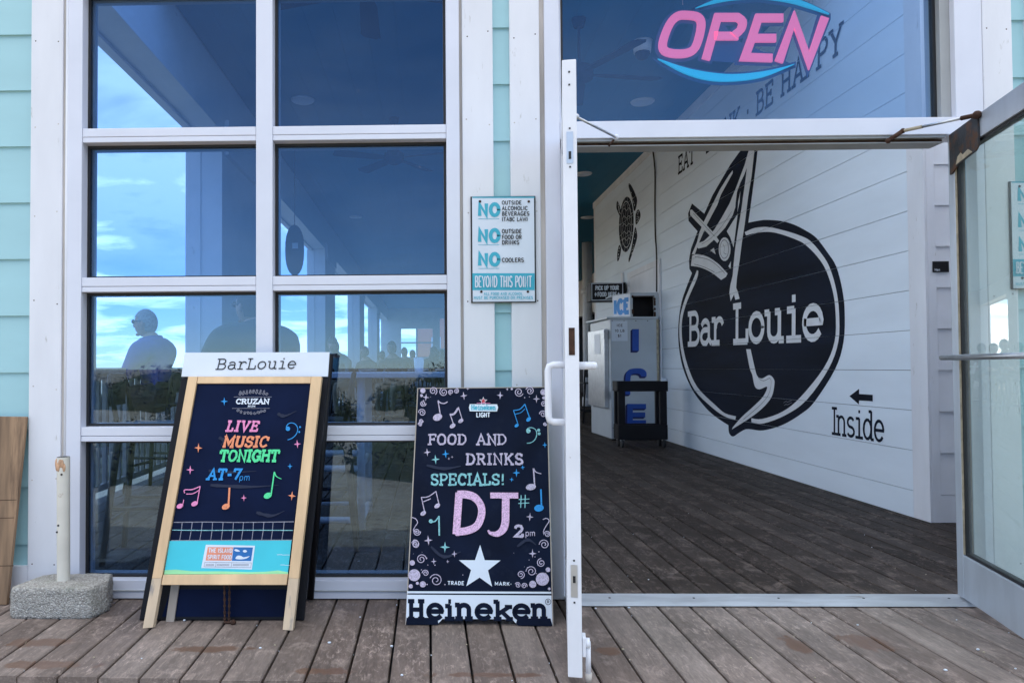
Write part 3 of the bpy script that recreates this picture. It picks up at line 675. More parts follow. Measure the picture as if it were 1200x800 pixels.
for x0, x1 in cols:
    for z0, z1 in rows: b.box(x0 + .006, x1 - .006, YG - .003, YG + .003, z0 + .006, z1 - .006, 'glass')
b.build('pane', win)
# door frame, header, transom
b = MB()
b.box(XL['d0'], XL['d1'], YF0, YF1, .004, ZTOP + .07, 'frame', .003)
b.box(XL['d1'], XL['d1'] + .016, YF0 + .05, YF1, .004, ZTOP + .0, 'frame', .002)
XJ = 2.515
b.box(XL['o1'], XL['e1'], YF0 + .03, YF1, HD1 + .001, ZTOP, 'reveal', .003)
b.box(XL['e1'], XL['e2'], YF0, YF1, HD1 + .001, ZTOP + .07, 'frame', .003)
b.box(XJ, XL['e2'], YF0 + .001, YF1, .004, HD1, 'frame', .003)
b.box(XL['d1'], XL['e1'], YF0 - .002, YF1, ZTOP + .001, ZTOP + .07, 'frame', .003)
b.box(XL['d1'] + .001, XJ - .001, YF0 - .004, YF1 - .01, HD0, HD1, 'frame', .003)
for z in (HD0 - .012, HD0 - .026):
    b.box(XL['d1'] + .017, XL['o1'] - .001, YF0 + (.006 if z > HD0 - .02 else .03), YF1 - .02, z, z + .0115, 'rust' if z < HD0 - .02 else 'reveal')
b.box(XL['d1'] + .017, XL['o1'] - .001, YF0 + .02, YF1 - .02, HD0 - .031, HD0 - .0265, 'reveal')
df = b.build('door_frame', front)
b = MB()
for (a0, a1, c0, c1) in ((XL['d1'] + .017, XL['d1'] + .027, HD1, ZTOP), (XL['o1'] - .012, XL['o1'], HD1, ZTOP), (XL['d1'] + .028, XL['o1'] - .013, HD1 + .0005, HD1 + .012), (XL['d1'] + .028, XL['o1'] - .013, ZTOP - .012, ZTOP)):
    b.box(a0, a1, YG - .012, YG + .014, c0, c1, 'gasket')
tr = b.build('transom_window', front)
b = MB(); b.box(XL['d1'] + .02, XL['o1'] - .004, YG - .003, YG + .003, HD1 + .004, ZTOP - .004, 'glasstop'); b.build('pane', tr)
b = MB()
b.prism([(XL['d1'], FY - .10, .004), (XL['d1'], FY - .085, .017), (XL['d1'], FY + .03, .019), (XL['d1'], FY + .045, .004)], (XL['o1'] - XL['d1'] + .04, 0, 0), 'sill')
for k in range(5): b.ball((XL['d1'] + .2 + k * .38, FY - .03, .0185), .006, 'gasket', 8, 6, (1, 1, .3))
b.build('threshold', front)

# left door: stands open at right angles, seen edge-on
DT = 0.0475
nl = on_y(662, 430, 2.47).x; nr = nl + DT; far = fX(660, 430, 3.33)
doorL = None
def door_local(name, label, hx, hy, ang, wd, edge):
    """leaf built along +X from the hinge, thickness along Y, then turned; returns transform"""
    return Matrix.Translation((hx, hy, 0)) @ Matrix.Rotation(ang, 4, 'Z')
def door_leaf(T, wd, z0, z1, mat, glass, top=.10, bot=.20, sw=.085):
    b = MB()
    bx = lambda x0, x1, y0, y1, a, c, m, bev=.003: b.box(x0, x1, y0, y1, a, c, m, bev, T)
    bx(0, sw, 0, DT, z0, z1, mat); bx(wd - sw, wd, 0, DT, z0, z1, mat)
    bx(sw + .0005, wd - sw - .0005, .001, DT - .001, z0, z0 + bot, mat); bx(sw + .0005, wd - sw - .0005, .001, DT - .001, z1 - top, z1, mat)
    g = .014
    for (x0, x1, a, c) in ((sw, sw + g, z0 + bot, z1 - top), (wd - sw - g, wd - sw, z0 + bot, z1 - top), (sw + g, wd - sw - g, z0 + bot, z0 + bot + g), (sw + g, wd - sw - g, z1 - top - g, z1 - top)):
        b.box(x0 + .0005, x1 - .0005, .010, DT - .010, a + .0005, c - .0005, 'gasket', 0, T)
    return b
dl = math.hypot(3.33 - 2.47, far - nl)
angL = math.atan2(2.47 - 3.33, nl - far)
TL = door_local('', '', far, 3.33, angL, dl, 0)
b = door_leaf(TL, dl, .028, 2.117, 'doorwhite', None)
# edge hardware: bolts and latch mortice on the leading edge
def edge_px(z0, z1, w_, mat, yo=DT / 2, d=.0015): b.box(dl - .001, dl + d, yo - w_ / 2, yo + w_ / 2, z0, z1, mat, 0, TL)
ez = lambda py: on_y(670, py, 2.47).z
edge_px(ez(192), ez(155), .022, 'alu'); edge_px(ez(187), ez(178), .009, 'gasket', d=.003)
edge_px(ez(699), ez(661), .022, 'alu'); edge_px(ez(682), ez(674), .009, 'gasket', d=.003)
edge_px(ez(416), ez(384), .020, 'rust')
for py in (151, 196, 705, 656, 100, 85): edge_px(ez(py + 1), ez(py - 1), .006, 'gasket')
lf = b.build('door', front); lf['label'] = 'white framed door leaf standing open edge-on beside the chalkboard'
b = MB(); b.box(.075, dl - .075, DT / 2 - .003, DT / 2 + .003, .21, 2.03, 'glassdoor', 0, TL); b.build('pane', lf)
# D pull on the outer (left) face; outside is local y<0? decide by world side
sgn = 1 if (TL @ Vector((0, DT, 0)) - TL @ Vector((0, 0, 0))).x > 0 else -1
outf = (lambda d: -d) if sgn > 0 else (lambda d: DT + d)
inf_ = (lambda d: DT + d) if sgn > 0 else (lambda d: -d)
def tp(x, y, z): return TL @ Vector((x, y, z))
b = MB(); zt, zb, off, xx = ez(427) , ez(496), .057, dl - .07
b.tube([tp(xx, outf(0), zt), tp(xx, outf(off - .018), zt), tp(xx, outf(off - .004), zt - .006), tp(xx, outf(off), zt - .022), tp(xx, outf(off), zb + .022), tp(xx, outf(off - .004), zb + .006), tp(xx, outf(off - .018), zb), tp(xx, outf(0), zb)], .0125, 'doorwhite', 12)
b.build('pull_handle', lf)
b = MB()
b.tube([tp(dl - .075, inf_(0), zt - .004), tp(dl - .075, inf_(.048), zt - .004)], .014, 'doorwhite', 12); b.ball(tp(dl - .075, inf_(.05), zt - .004), .0142, 'doorwhite', 12, 8)
b.tube([tp(dl - .075, inf_(.048), zt - .004), tp(.10, inf_(.048), zt - .004)], .013, 'doorwhite', 10); b.tube([tp(.10, inf_(0), zt - .004), tp(.10, inf_(.048), zt - .004)], .013, 'doorwhite', 10)
b.build('push_bar', lf)
b = MB(); q = dl - .03
b.box(q - .028, q + .024, inf_(.001), inf_(.001) + sgn * .012, .095, .16, 'doorwhite', .003, TL)
b.tube([tp(q, inf_(.012), .135), tp(q, inf_(.026), .135)], .017, 'doorwhite', 12)
b.tube([tp(q, inf_(.020), .14), tp(q, inf_(.021), .03)], .009, 'doorwhite', 10); b.tube([tp(q, inf_(.021), .035), tp(q, inf_(.021), .006)], [.013, .010], 'caulk', 10)
b.build('door_stop', lf)
b = MB(); p0 = on_y(676, 137, 2.92); p1 = on_y(722, 161, FY - .03); p0.x = tp(.4, inf_(0.01), 0).x
b.tube([p0, p1], .0055, 'alu', 8); b.ball(p0, .013, 'alu', 10, 6); b.ball(p1, .014, 'frame', 10, 6); b.tube([p1, p1 + Vector((-.03, .02, -.035))], .005, 'rust', 6)
b.build('closer_arm', lf)

# right door: open towards the camera, glazed, inner face towards the opening
ha = on_z(1117, 684, .03)
angR = math.atan2(-.885, -.235)
HXR, HYR = XL['o1'] + .052, FY - .02
TR = Matrix.Translation((HXR, HYR, 0)) @ Matrix.Rotation(angR, 4, 'Z')
# local +y must point to the opening (world -x side)
rs = -1 if (TR.to_3x3() @ Vector((0, 1, 0))).x > 0 else 1
if rs < 0: TR = TR @ Matrix.Diagonal((1, -1, 1, 1))
b = door_leaf(TR, .92, .03, 2.12, 'dooralu', None, top=.10, bot=.19, sw=.062)
b.box(.0625, .0665, DT - .009, DT - .002, .225, 2.015, 'bare', 0, TR)
bmesh.ops.recalc_face_normals(b.bm, faces=b.bm.faces[:])
rd = b.build('door', front); rd['label'] = 'glazed grey door leaf swung open toward the camera at the right'
b = MB(); b.box(.055, .865, DT / 2 - .003, DT / 2 + .003, .21, 2.03, 'glassdoor', 0, TR); bmesh.ops.recalc_face_normals(b.bm, faces=b.bm.faces[:]); b.build('pane', rd)
def rp(x, y, z): return TR @ Vector((x, y, z))
zpb = CAMH + .03
b = MB(); b.tube([rp(.025, DT + .05, zpb), rp(.90, DT + .05, zpb)], .0125, 'alu', 12); b.tube([rp(.045, DT, zpb), rp(.045, DT + .05, zpb)], .010, 'alu', 8); b.tube([rp(.88, DT, zpb), rp(.88, DT + .05, zpb)], .010, 'alu', 8)
b.build('push_bar', rd)
b = MB(); b.prism([rp(.035, DT + .001, 1.93), rp(.035, DT + .001, 2.112), rp(.31, DT + .001, 2.116), rp(.315, DT + .001, 1.985), rp(.29, DT + .001, 1.968), rp(.12, DT + .001, 1.955), rp(.055, DT + .001, 1.93)], TR.to_3x3() @ Vector((0, .006, 0)), 'plate')
b.prism([rp(.10, DT + .0075, 1.958), rp(.12, DT + .0075, 1.99), rp(.15, DT + .0075, 2.0), rp(.17, DT + .0075, 1.985), rp(.22, DT + .0075, 1.995), rp(.26, DT + .0075, 1.972)], TR.to_3x3() @ Vector((0, .0008, 0)), 'bare')
b.build('corner_plate', rd)
b = MB()
p0 = on_y(1041, 165, FY - .03); p1 = on_y(1058, 153.5, FY - .06); p2 = rp(.32, DT + .012, 2.11); pm = p1.lerp(p2, .28); pn = p1.lerp(p2, .80)
b.tube([p0, p1], .010, 'rust', 8); b.ball(p0, .013, 'rust', 8, 6); b.ball(p1, .012, 'rust', 8, 6)
b.tube([p1, pm], .008, 'bare', 8); b.tube([pm, pn], .0065, 'alu', 8); b.tube([pn, p2], .010, 'rust', 8); b.ball(p2, .018, 'rust', 8, 6)
b.build('closer_arm', rd)

# ---------------------------------------------------------------- mural wall
WX = 3.376; WY0, WY1 = 5.0, 14.8
GR = [0.19 + 0.28 * k for k in range(16)]
mw = empty('mural_wall', (WX, WY0, 0), 'white boarded side wall painted with a big navy round logo, slogan and turtle', 'wall')
b = MB()
b.box(WX + .014, WX + .15, WY0 + .02, WY1, 0, CEIL, 'groove')
zz = [0.19] + GR[1:] + [CEIL]
for i in range(len(GR)):
    t = GR[i + 1] if i + 1 < len(GR) else CEIL
    b.box(WX, WX + .0135, WY0 + .16, WY1 - .12, GR[i] + .002, t - .002, 'mwall')
b.box(WX - .001, WX + .0135, WY0 + .16, WY1 - .12, .004, .188, 'mwall')
b.build('wall_boards', mw)
b = MB(); b.box(WX - .002, WX + .013, WY0 - .014, WY0 + .158, .004, CEIL - .12, 'trim', .002); b.box(WX - .004, WX + .013, WY1 - .118, WY1, .004, CEIL - .12, 'trim', .002)
b.box(WX - .02, WX + .013, WY0 - .014, WY1, CEIL - .119, CEIL - .002, 'trim', .003)
b.build('corner_trim', mw)
WP = Plane((WX, WY0, 0), (0, -1, 0), (0, 0, 1))
a = Art(WP, .0012, .00012)
outer = [(878, 166), (888, 166)] + smooth([(888, 166), (887.5, 180), (884.5, 205), (880.5, 236), (877, 261)], n=3) + \
  smooth([(877, 261), (890, 258.5), (899, 257.7), (915, 259), (930, 263), (945, 270.5), (957, 279), (970, 296), (980, 312), (987, 338), (990, 365), (988.7, 400), (979, 432), (955, 470), (940, 484), (917.5, 497.5), (895, 504), (882, 503)], n=4) + \
  smooth([(882, 503), (874, 502.7), (866, 507), (859, 511.3), (854.5, 507), (853.7, 498)], n=3) + \
  smooth([(853.7, 498), (840, 489), (827.5, 478), (812.5, 458.5), (802, 436), (796.8, 415), (794.8, 392), (796, 370), (799, 353), (804, 338), (811, 320)], n=4) + \
  [(808, 315), (807.5, 305), (808.3, 300), (810, 291), (817.5, 271), (807, 259), (806.5, 250), (811, 238.5), (825.5, 250.5), (835, 229), (846, 210), (856, 193), (866, 179)]
a.poly_px(outer, 'navy')
a.h = .0026
ringR = smooth([(873, 272), (882, 268), (890, 266.3), (900, 266), (915, 269), (935, 275), (950, 282.5), (965, 300), (973, 314.5), (980, 338), (983.6, 365), (982.8, 400), (971.3, 432), (946, 468), (922, 485.5), (895, 496), (880.8, 494.5)], n=4) + \
  smooth([(880.8, 489.8), (893.5, 490.6), (917.5, 482), (938.5, 465), (966, 430.5), (978.5, 399.5), (979.5, 366), (976, 340), (968, 316), (958, 300.5), (945, 287.5), (935, 281.5), (915, 274.3), (900, 271.7), (885, 273.2), (874.5, 276)], n=4)
a.poly_px(ringR, 'mwhite')
ringL = smooth([(817, 316.5), (814, 324), (802, 353), (796.8, 375), (797, 401), (802.5, 429), (814, 456.5), (835, 477.5), (850, 488), (862, 491.5)], n=4) + \
  smooth([(862.7, 487.5), (850, 484), (838, 474), (817.5, 453.5), (806, 428), (800, 401), (799.6, 375), (805.5, 353), (816.8, 327), (818.6, 317.5)], n=4)
a.poly_px(ringL, 'mwhite')
a.poly_px([(882, 165.5), (884.5, 165.5), (884.6, 175), (881, 207), (877, 231), (873, 263), (870, 282), (867, 306), (864, 325), (863, 337), (865, 342), (867, 350), (862, 351.3), (860.5, 345), (859, 348), (856.5, 353), (855, 343), (856, 335), (859, 322), (860, 309), (862, 290), (865, 270), (869, 246), (871, 231), (874, 210), (875.5, 197), (872, 206), (868, 214), (864, 225), (862.3, 238), (862, 243), (859, 252), (850, 267), (838, 280), (828, 289), (819, 291.2), (815.5, 289), (818, 285), (825, 282.5), (832, 276), (838, 268), (846, 255), (855, 239), (864, 217), (873, 193), (878, 175)], 'mwhite')
a.poly_px([(859, 199.5), (854, 206), (844, 222), (837, 236), (825.5, 259), (820, 272), (817, 284), (811, 298), (814.5, 298), (820, 283), (825.5, 270.5), (828.8, 263), (841, 240), (845, 228.5), (859, 203)], 'mwhite')
a.poly_px([(809, 246.2), (811, 245.5), (836.5, 272.5), (843, 282), (841, 285), (833, 277), (809, 252)], 'mwhite')
a.disc_px(849.5, 292, 7, 'mwhite', 14)
for pts in ([(832.5, 293.5), (837, 290.5), (839, 298)], [(852, 271), (865, 250), (860, 290), (856, 278)], [(868, 224), (867, 237), (864.5, 249), (865.5, 236)], [(854, 312), (857, 306), (856.5, 315.5)]):
    a.poly_px(pts, 'mwhite')
a.poly_px(smooth([(811.5, 299.5), (816, 298), (823, 298.7), (832, 302), (842, 309), (847, 314), (853, 320.5)], n=3) + [(851, 324.5), (845.5, 328)] + smooth([(845.5, 328), (838, 322), (830, 317), (820, 313), (810, 311.5)], n=3), 'mwhite')
a.poly_px([(874.8, 409), (880, 409)] + smooth([(880, 409), (885, 431), (888, 440.5), (893.5, 443.3), (901.8, 439.3), (907, 443.5), (908, 450), (904.8, 464.5), (895, 477), (880, 489), (858, 503)], n=4) + smooth([(859, 500.5), (869.5, 488.5), (884.5, 475), (895, 464), (899.5, 453), (890.5, 456), (885, 452.5), (882, 439), (879, 431), (874.8, 409)], n=4), 'mwhite')
a.text('Bar Louie', (807.5, 406.3), (965.5, 400.2), (807.6, 364.8), 'mwhite', t=.15, gap=.06)
a.h = .0065
for pts in ([(813, 250), (838, 277)], [(858, 248), (846, 266), (834, 279), (823, 286)], [(815, 301), (829, 303.5), (840, 310), (850, 320.5)], [(814, 309.5), (826, 313), (838, 319)], [(882, 412), (887, 434), (890, 443), (896, 446), (903, 443), (904.5, 450), (901, 463), (890, 476), (872, 491)]):
    a.stroke_px(smooth(pts, n=3), .45, 'navy')
a.disc_px(849.5, 292, 5.3, 'navy', 11.2); a.disc_px(849.5, 292, 4.9, 'mwhite', 10.6)
a.stroke_px(smooth([(848, 286), (850, 291), (849, 296), (852, 298)], n=3), .5, 'navy')
for k in range(2): a.stroke_px(smooth([(919 + k, 472 + 3 * k), (922, 470 + 3.4 * k), (924, 471 + 3 * k), (929, 468.5 + 3 * k)], n=3), .5, 'grey' if 'grey' in M else 'c_grey')
a.build('painted_logo', mw, GR)
a = Art(WP, .0012, .00005)
a.text('EAT . DRINK . BE HAPPY', (795, 205), (986.5, 62), (795.3, 183), 'navy', t=.13, gap=.15)
a.build('painted_slogan', mw, GR)
a = Art(WP, .0012, .00005)
a.text('Inside', (975.5, 509.2), (1036.5, 519), (975.5, 476.3), 'navy', t=.10, gap=.02)
a.poly_px([(995.7, 464), (1007, 455.4), (1007, 461.4), (1023, 462.5), (1023, 470), (1007, 469), (1006.8, 473.7)], 'navy')
a.build('painted_direction', mw, GR)
a = Art(WP, .0012, .00008)
def turtle(a):
    a.disc_px(734, 263, 8.6, 'navy', 32.5, 30, 2)
    for pts in ([(737, 215), (740, 217.5), (744.5, 227), (746.8, 235), (745, 245), (743, 247), (741.5, 238), (740, 229), (737, 220)], [(723.5, 235.5), (726.5, 242), (728, 250), (727, 254), (723.5, 247), (722.4, 242)],
                [(744.5, 266), (746.4, 272), (746.5, 280), (741.5, 296), (737.5, 307), (736.8, 303), (740, 291), (742.5, 276)], [(725.7, 287), (728, 292), (725.7, 303.5), (723.6, 306), (723.4, 297)], [(745, 251), (748, 245.5), (750.3, 249), (750.6, 254), (748.5, 259.5), (745.2, 263)]):
        a.poly_px(smooth(pts, True, 3), 'navy')
    a.h = .0022
    a.stroke_px([(734 + 6.3 * math.cos(t), 263 + 27 * math.sin(t)) for t in (2 * math.pi * i / 26 for i in range(26))], .9, 'mwhite', True)
    for x, y0, y1 in ((730.2, 247, 281), (733, 240, 286), (735.8, 239, 286), (738.4, 244, 280)):
        a.stroke_px([(x + (.6 if i % 2 else -.6), y0 + (y1 - y0) * i / 6) for i in range(7)], .55, 'mwhite')
    for y in (246, 255, 264, 273, 281): a.stroke_px([(729, y + 1.5), (731.5, y - 2), (734.5, y + 1), (737, y - 2.5), (739.6, y)], .5, 'mwhite')
    for i in range(14):
        t = 2 * math.pi * i / 14; a.stroke_px([(734 + 6.6 * math.cos(t), 263 + 28 * math.sin(t)), (734 + 8.7 * math.cos(t), 263 + 33 * math.sin(t))], .5, 'mwhite')
    random.seed(3)
    for i in range(46):
        t = random.random(); x, y = random.choice([(738.5 + 6 * t, 219 + 24 * t), (745.5 - 5 * t, 272 + 28 * t), (747.5 + random.uniform(-1.5, 1.5), 248 + 12 * t), (724.8 + 1.5 * t, 239 + 11 * t), (726.3 - 1.8 * t, 290 + 12 * t)])
        a.disc_px(x, y, .35, 'mwhite', .8, 5)
turtle(a); a.build('painted_turtle', mw, GR)
# service window behind the freezer
def wy(px): return on_x(px, 400, WX).y
b = MB(); y0, y1 = wy(776), wy(738); zt = on_x(757, 318, WX).z
b.box(WX - .03, WX - .003, y0, y0 + .09, .2, zt + .09, 'trim', .002); b.box(WX - .03, WX - .003, y1 - .09, y1, .2, zt + .09, 'trim', .002); b.box(WX - .03, WX - .003, y0 + .091, y1 - .091, zt, zt + .09, 'trim', .002)
b.box(WX - .03, WX - .003, y1 + .30, y1 + .39, .2, zt + .15, 'trim', .002)
sw_ = b.build('service_window', mw)
b = MB(); b.box(WX - .02, WX - .004, y0 + .091, y1 - .091, zt - .62, zt - .002, 'white'); b.build('shutter', sw_)
b = MB(); b.box(WX - .012, WX - .004, y0 + .091, y1 - .091, 1.0, zt - .621, 'black'); b.build('opening', sw_)  # flat black sheet draws the opening as dark
# power lead down the wall
b = MB(); pts = [on_x(764.5, 171, WX - .02), on_x(767.5, 200, WX - .02), on_x(767.5, 240, WX - .02), on_x(768, 275, WX - .02), on_x(769.5, 300, WX - .035), on_x(769.5, 342, WX - .03)]
b.tube(smooth([tuple(p) for p in pts], n=4), .011, 'black', 6); b.tube([pts[0], pts[0] + Vector((0, -.05, -.15)), pts[1] + Vector((-.01, -.05, -.05))], .008, 'black', 6)
o = b.build('power_cable'); tag(o, 'thin black cable hanging down the white mural wall', 'cable')

# return wall right of the mural wall
rw = empty('return_wall', (WX + .2, WY0, 0), 'narrow white lapped wall facing out beside the mural wall corner', 'wall')
RX0 = WX + .014
b = MB(); x1 = on_y(1099, 400, WY0 - .014).x
b.box(RX0, x1, WY0 - .0145, WY0 + .0185, .004, CEIL - .003, 'trim', .002); b.box(x1 + .0005, 6.0, WY0 - .012, WY0 + .0185, .004, .19, 'trim', .002); b.build('corner_trim', rw)
b = MB(); siding(b, x1 + .0005, 6.0, .192, CEIL - .003, mat='white', y=WY0 - .001, course=.28, zref=.192); b.build('siding', rw)
b = MB(); b.box(WX + .152, 6.0, WY0 + .031, WY0 + .12, 0, CEIL - .003, 'white'); b.box(5.9, 6.0, 3.53, WY0 - .02, 0, CEIL - .003, 'white'); b.build('wall_core', rw)
RP = Plane((RX0, WY0 - .022, 0), (1, 0, 0), (0, 0, 1))
u0, v0 = RP.px(1093.5, 319); u1, v1 = RP.px(1112, 306)
b = MB(); p = RP.p3(u0, v0); b.box(p.x, p.x + (u1 - u0), WY0 - .022, WY0 - .0155, p.z, p.z + (v1 - v0), 'plastic', .001)
o = b.build('restroom_sign'); tag(o, 'small black restroom plate on the narrow white wall', 'sign')
a = Art(RP, .001); a.text('Men', (1095.2, 317.6), (1101.5, 317.6), (1095.2, 314.6), 'signwhite', t=.16, serif=False); a.build('lettering', o)

# ---------------------------------------------------------------- rest of the hall: open left side, far end
LX0, LX1 = -2.72, -2.32
pier = None
for k, y in enumerate((8.08, 16.2, 24.3, 32.4)):
    b = MB(); b.box(LX0, LX1, y, y + 1.7, .0, 3.73, 'white', .006); b.box(LX1 - .001, LX1 + .05, y + .1, y + 1.6, 3.5, 3.9, 'white', .004)
    b.box(LX0 - .012, LX0 + .16, y - .012, y + .08, .0, 3.72, 'trim', .003)
    o = b.build('wall_pier'); tag(o, ['nearest', 'second', 'third', 'farthest'][k] + ' white pier of the open sea side, seen through the left window', 'pier', 'white piers along the open side'); rebase(o, (LX0, y, 0))
b = MB(); b.box(LX0, LX1, 3.53, 41.2, 3.732, CEIL + .1, 'white', .004); b.box(LX0 - .03, LX0, 3.53, 41.2, 3.80, 4.45, 'trim')
b.box(LX0 + .06, LX0 + .12, 3.54, 41.2, 3.70, 3.731, 'trim')
o = b.build('eave_beam'); tag(o, 'long white beam along the open side above the piers', 'beam')
for k, (y0, y1) in enumerate(((3.54, 8.06), (9.8, 16.18), (17.92, 24.28), (26.02, 32.38), (34.12, 41.0))):
    o_ = empty('deck_railing', (LX0 + .1, y0, 0), ['first', 'second', 'third', 'fourth', 'fifth'][k] + ' stretch of grey picket railing counted from the front window', 'railing', 'railing between the piers')
    b = MB(); b.box(LX0 + .03, LX0 + .17, y0, y1, 1.03, 1.075, 'woodgrey', .004); b.build('top_rail', o_)
    b = MB()
    b.box(LX0 + .08, LX0 + .12, y0, y1, .98, 1.029, 'woodgrey'); b.box(LX0 + .08, LX0 + .12, y0, y1, .10, .15, 'woodgrey')
    n = int((y1 - y0) / .13)
    for i in range(n): b.box(LX0 + .083, LX0 + .117, y0 + .05 + i * .13, y0 + .085 + i * .13, .151, .979, 'woodgrey')
    b.build('pickets', o_)
# far end wall with two window openings
fw = empty('end_wall', (0, 41.1, 0), 'far white end wall of the hall with a cross-barred window', 'wall')
b = MB(); Y0, Y1 = 41.0, 41.3
fx = lambda px, py=400: on_y(px, py, 41.0)
wl, wr, wt, wb_ = fx(470).x, fx(507).x, fx(488, 385).z, fx(488, 418).z
v0, v1, v2, v3 = fx(515.5).x, fx(525).x, fx(520, 373).z, fx(520, 408).z
b.box(LX0, wl, Y0, Y1, 0, 4.6, 'white'); b.box(wl, wr, Y0, Y1, 0, wb_, 'white'); b.box(wl, wr, Y0, Y1, wt, 4.6, 'white'); b.box(wr, v0, Y0, Y1, 0, 4.6, 'white')
b.box(v0, v1, Y0, Y1, 0, v3, 'white'); b.box(v0, v1, Y0, Y1, v2, 4.6, 'white'); b.box(v1, 8.0, Y0, Y1, 0, 4.6, 'white'); b.build('wall_face', fw)
b = MB(); c = (wl + wr) / 2; b.box(c - .05, c + .05, 40.97, 41.05, wb_, wt, 'trim'); zc_ = wb_ + (wt - wb_) * .5; b.box(wl, c - .051, 40.97, 41.05, zc_ - .04, zc_ + .04, 'trim'); b.box(c + .051, wr, 40.97, 41.05, zc_ - .04, zc_ + .04, 'trim'); b.build('window_frame', fw)
# right side of the far room
b = MB(); b.box(5.9, 6.1, WY1 + .2, 41.0, 3.0, CEIL - .002, 'white'); b.box(7.4, 7.6, WY1 - 1, 41.0, 0, CEIL - .002, 'navy'); b.box(WX + .16, 7.4, WY1 - .14, WY1, 0, CEIL - .002, 'white')
b.box(6.3, 6.7, 16, 36, .0, 1.05, 'plastic'); b.box(6.25, 6.75, 16, 36, 1.051, 1.09, 'woodgrey')
o = b.build('side_wall'); tag(o, 'dim side wall of the far room with white beam and dark counter', 'wall')
b = MB(); p = on_y(689, 412, 19.5); b.tube([(p.x, 19.5, 0), (p.x, 19.5, CEIL - .003)], .13, 'white', 20); b.tube([(p.x, 19.5, 0), (p.x, 19.5, .25)], .16, 'white', 20); b.tube([(p.x, 19.5, 3.0), (p.x, 19.5, 3.14)], .16, 'white', 20)
o = b.build('round_column'); tag(o, 'round white column beyond the freezer', 'column'); rebase(o, (p.x, 19.5, 0))
# ceiling lights
k = 0
for X, Y, lab in ((-1.55, 8.9, 'round recessed ceiling lamp seen in the top right window pane'), (2.70, 9.1, 'round recessed ceiling lamp seen in the transom below the neon letters'), (2.68, 12.5, 'round ceiling lamp above the open doorway left of the turtle'),
                  (3.55, 16.2, 'small distant ceiling lamp beside the top of the mural wall'), (-1.6, 15.9, 'distant ceiling lamp seen in the second right window pane'), (.6, 8.9, 'round recessed ceiling lamp in the middle of the hall ceiling')):
    o_ = empty('ceiling_lamp', (X, Y, CEIL), lab, 'lamp', 'recessed ceiling lamps')
    b = MB(); b.tube([(X, Y, CEIL - .002), (X, Y, CEIL - .02)], [.15, .135], 'white', 20); b.build('lamp_ring', o_)
    b = MB(); b.tube([(X, Y, CEIL - .021), (X, Y, CEIL - .026)], .10, 'signwhite', 16); b.build('lens', o_)
    k += 1
# ceiling fans
def fan(X, Y, lab, a0):
    o_ = empty('ceiling_fan', (X, Y, CEIL), lab, 'fan', 'ceiling fans in the hall')
    b = MB(); b.tube([(X, Y, CEIL - .002), (X, Y, CEIL - .08)], [.07, .05], 'navy', 12); b.tube([(X, Y, CEIL - .07), (X, Y, CEIL - .45)], .014, 'navy', 8); b.build('down_rod', o_)
    b = MB(); b.tube([(X, Y, CEIL - .44), (X, Y, CEIL - .48), (X, Y, CEIL - .58), (X, Y, CEIL - .62)], [.06, .13, .13, .06], 'navy', 16); b.build('motor', o_)
    for i in range(5):
        t = R(a0 + 72 * i); M4 = Matrix.Translation((X, Y, CEIL - .54)) @ Matrix.Rotation(t, 4, 'Z') @ Matrix.Rotation(R(11), 4, 'X')
        b = MB(); b.prism([M4 @ Vector(v) for v in ((.12, -.035, 0), (.25, -.075, 0), (.78, -.085, 0), (.82, -.05, 0), (.82, .05, 0), (.78, .085, 0), (.25, .06, 0), (.12, .035, 0))], (0, 0, .008), 'navy'); b.build('blade', o_)
fan(-.45, 5.25, 'dark ceiling fan at the top of the upper right window pane', 20)
fan(-.45, 9.6, 'dark ceiling fan seen lower in the upper right window panes', 55)
fan(1.45, 6.9, 'dark ceiling fan at the left edge of the transom glass', 10)
fan(1.45, 11.5, 'dark ceiling fan deeper in the hall behind the transom', 40)
# dome camera
o_ = empty('security_camera', (2.2, 7.4, CEIL), 'small white dome camera on the ceiling left of the neon sign', 'camera')
b = MB(); b.tube([(2.2, 7.4, CEIL - .002), (2.2, 7.4, CEIL - .12)], [.10, .085], 'white', 16); b.build('housing', o_)
b = MB(); b.ball((2.2, 7.4, CEIL - .12), .075, 'plastic', 14, 10); b.build('dome', o_)

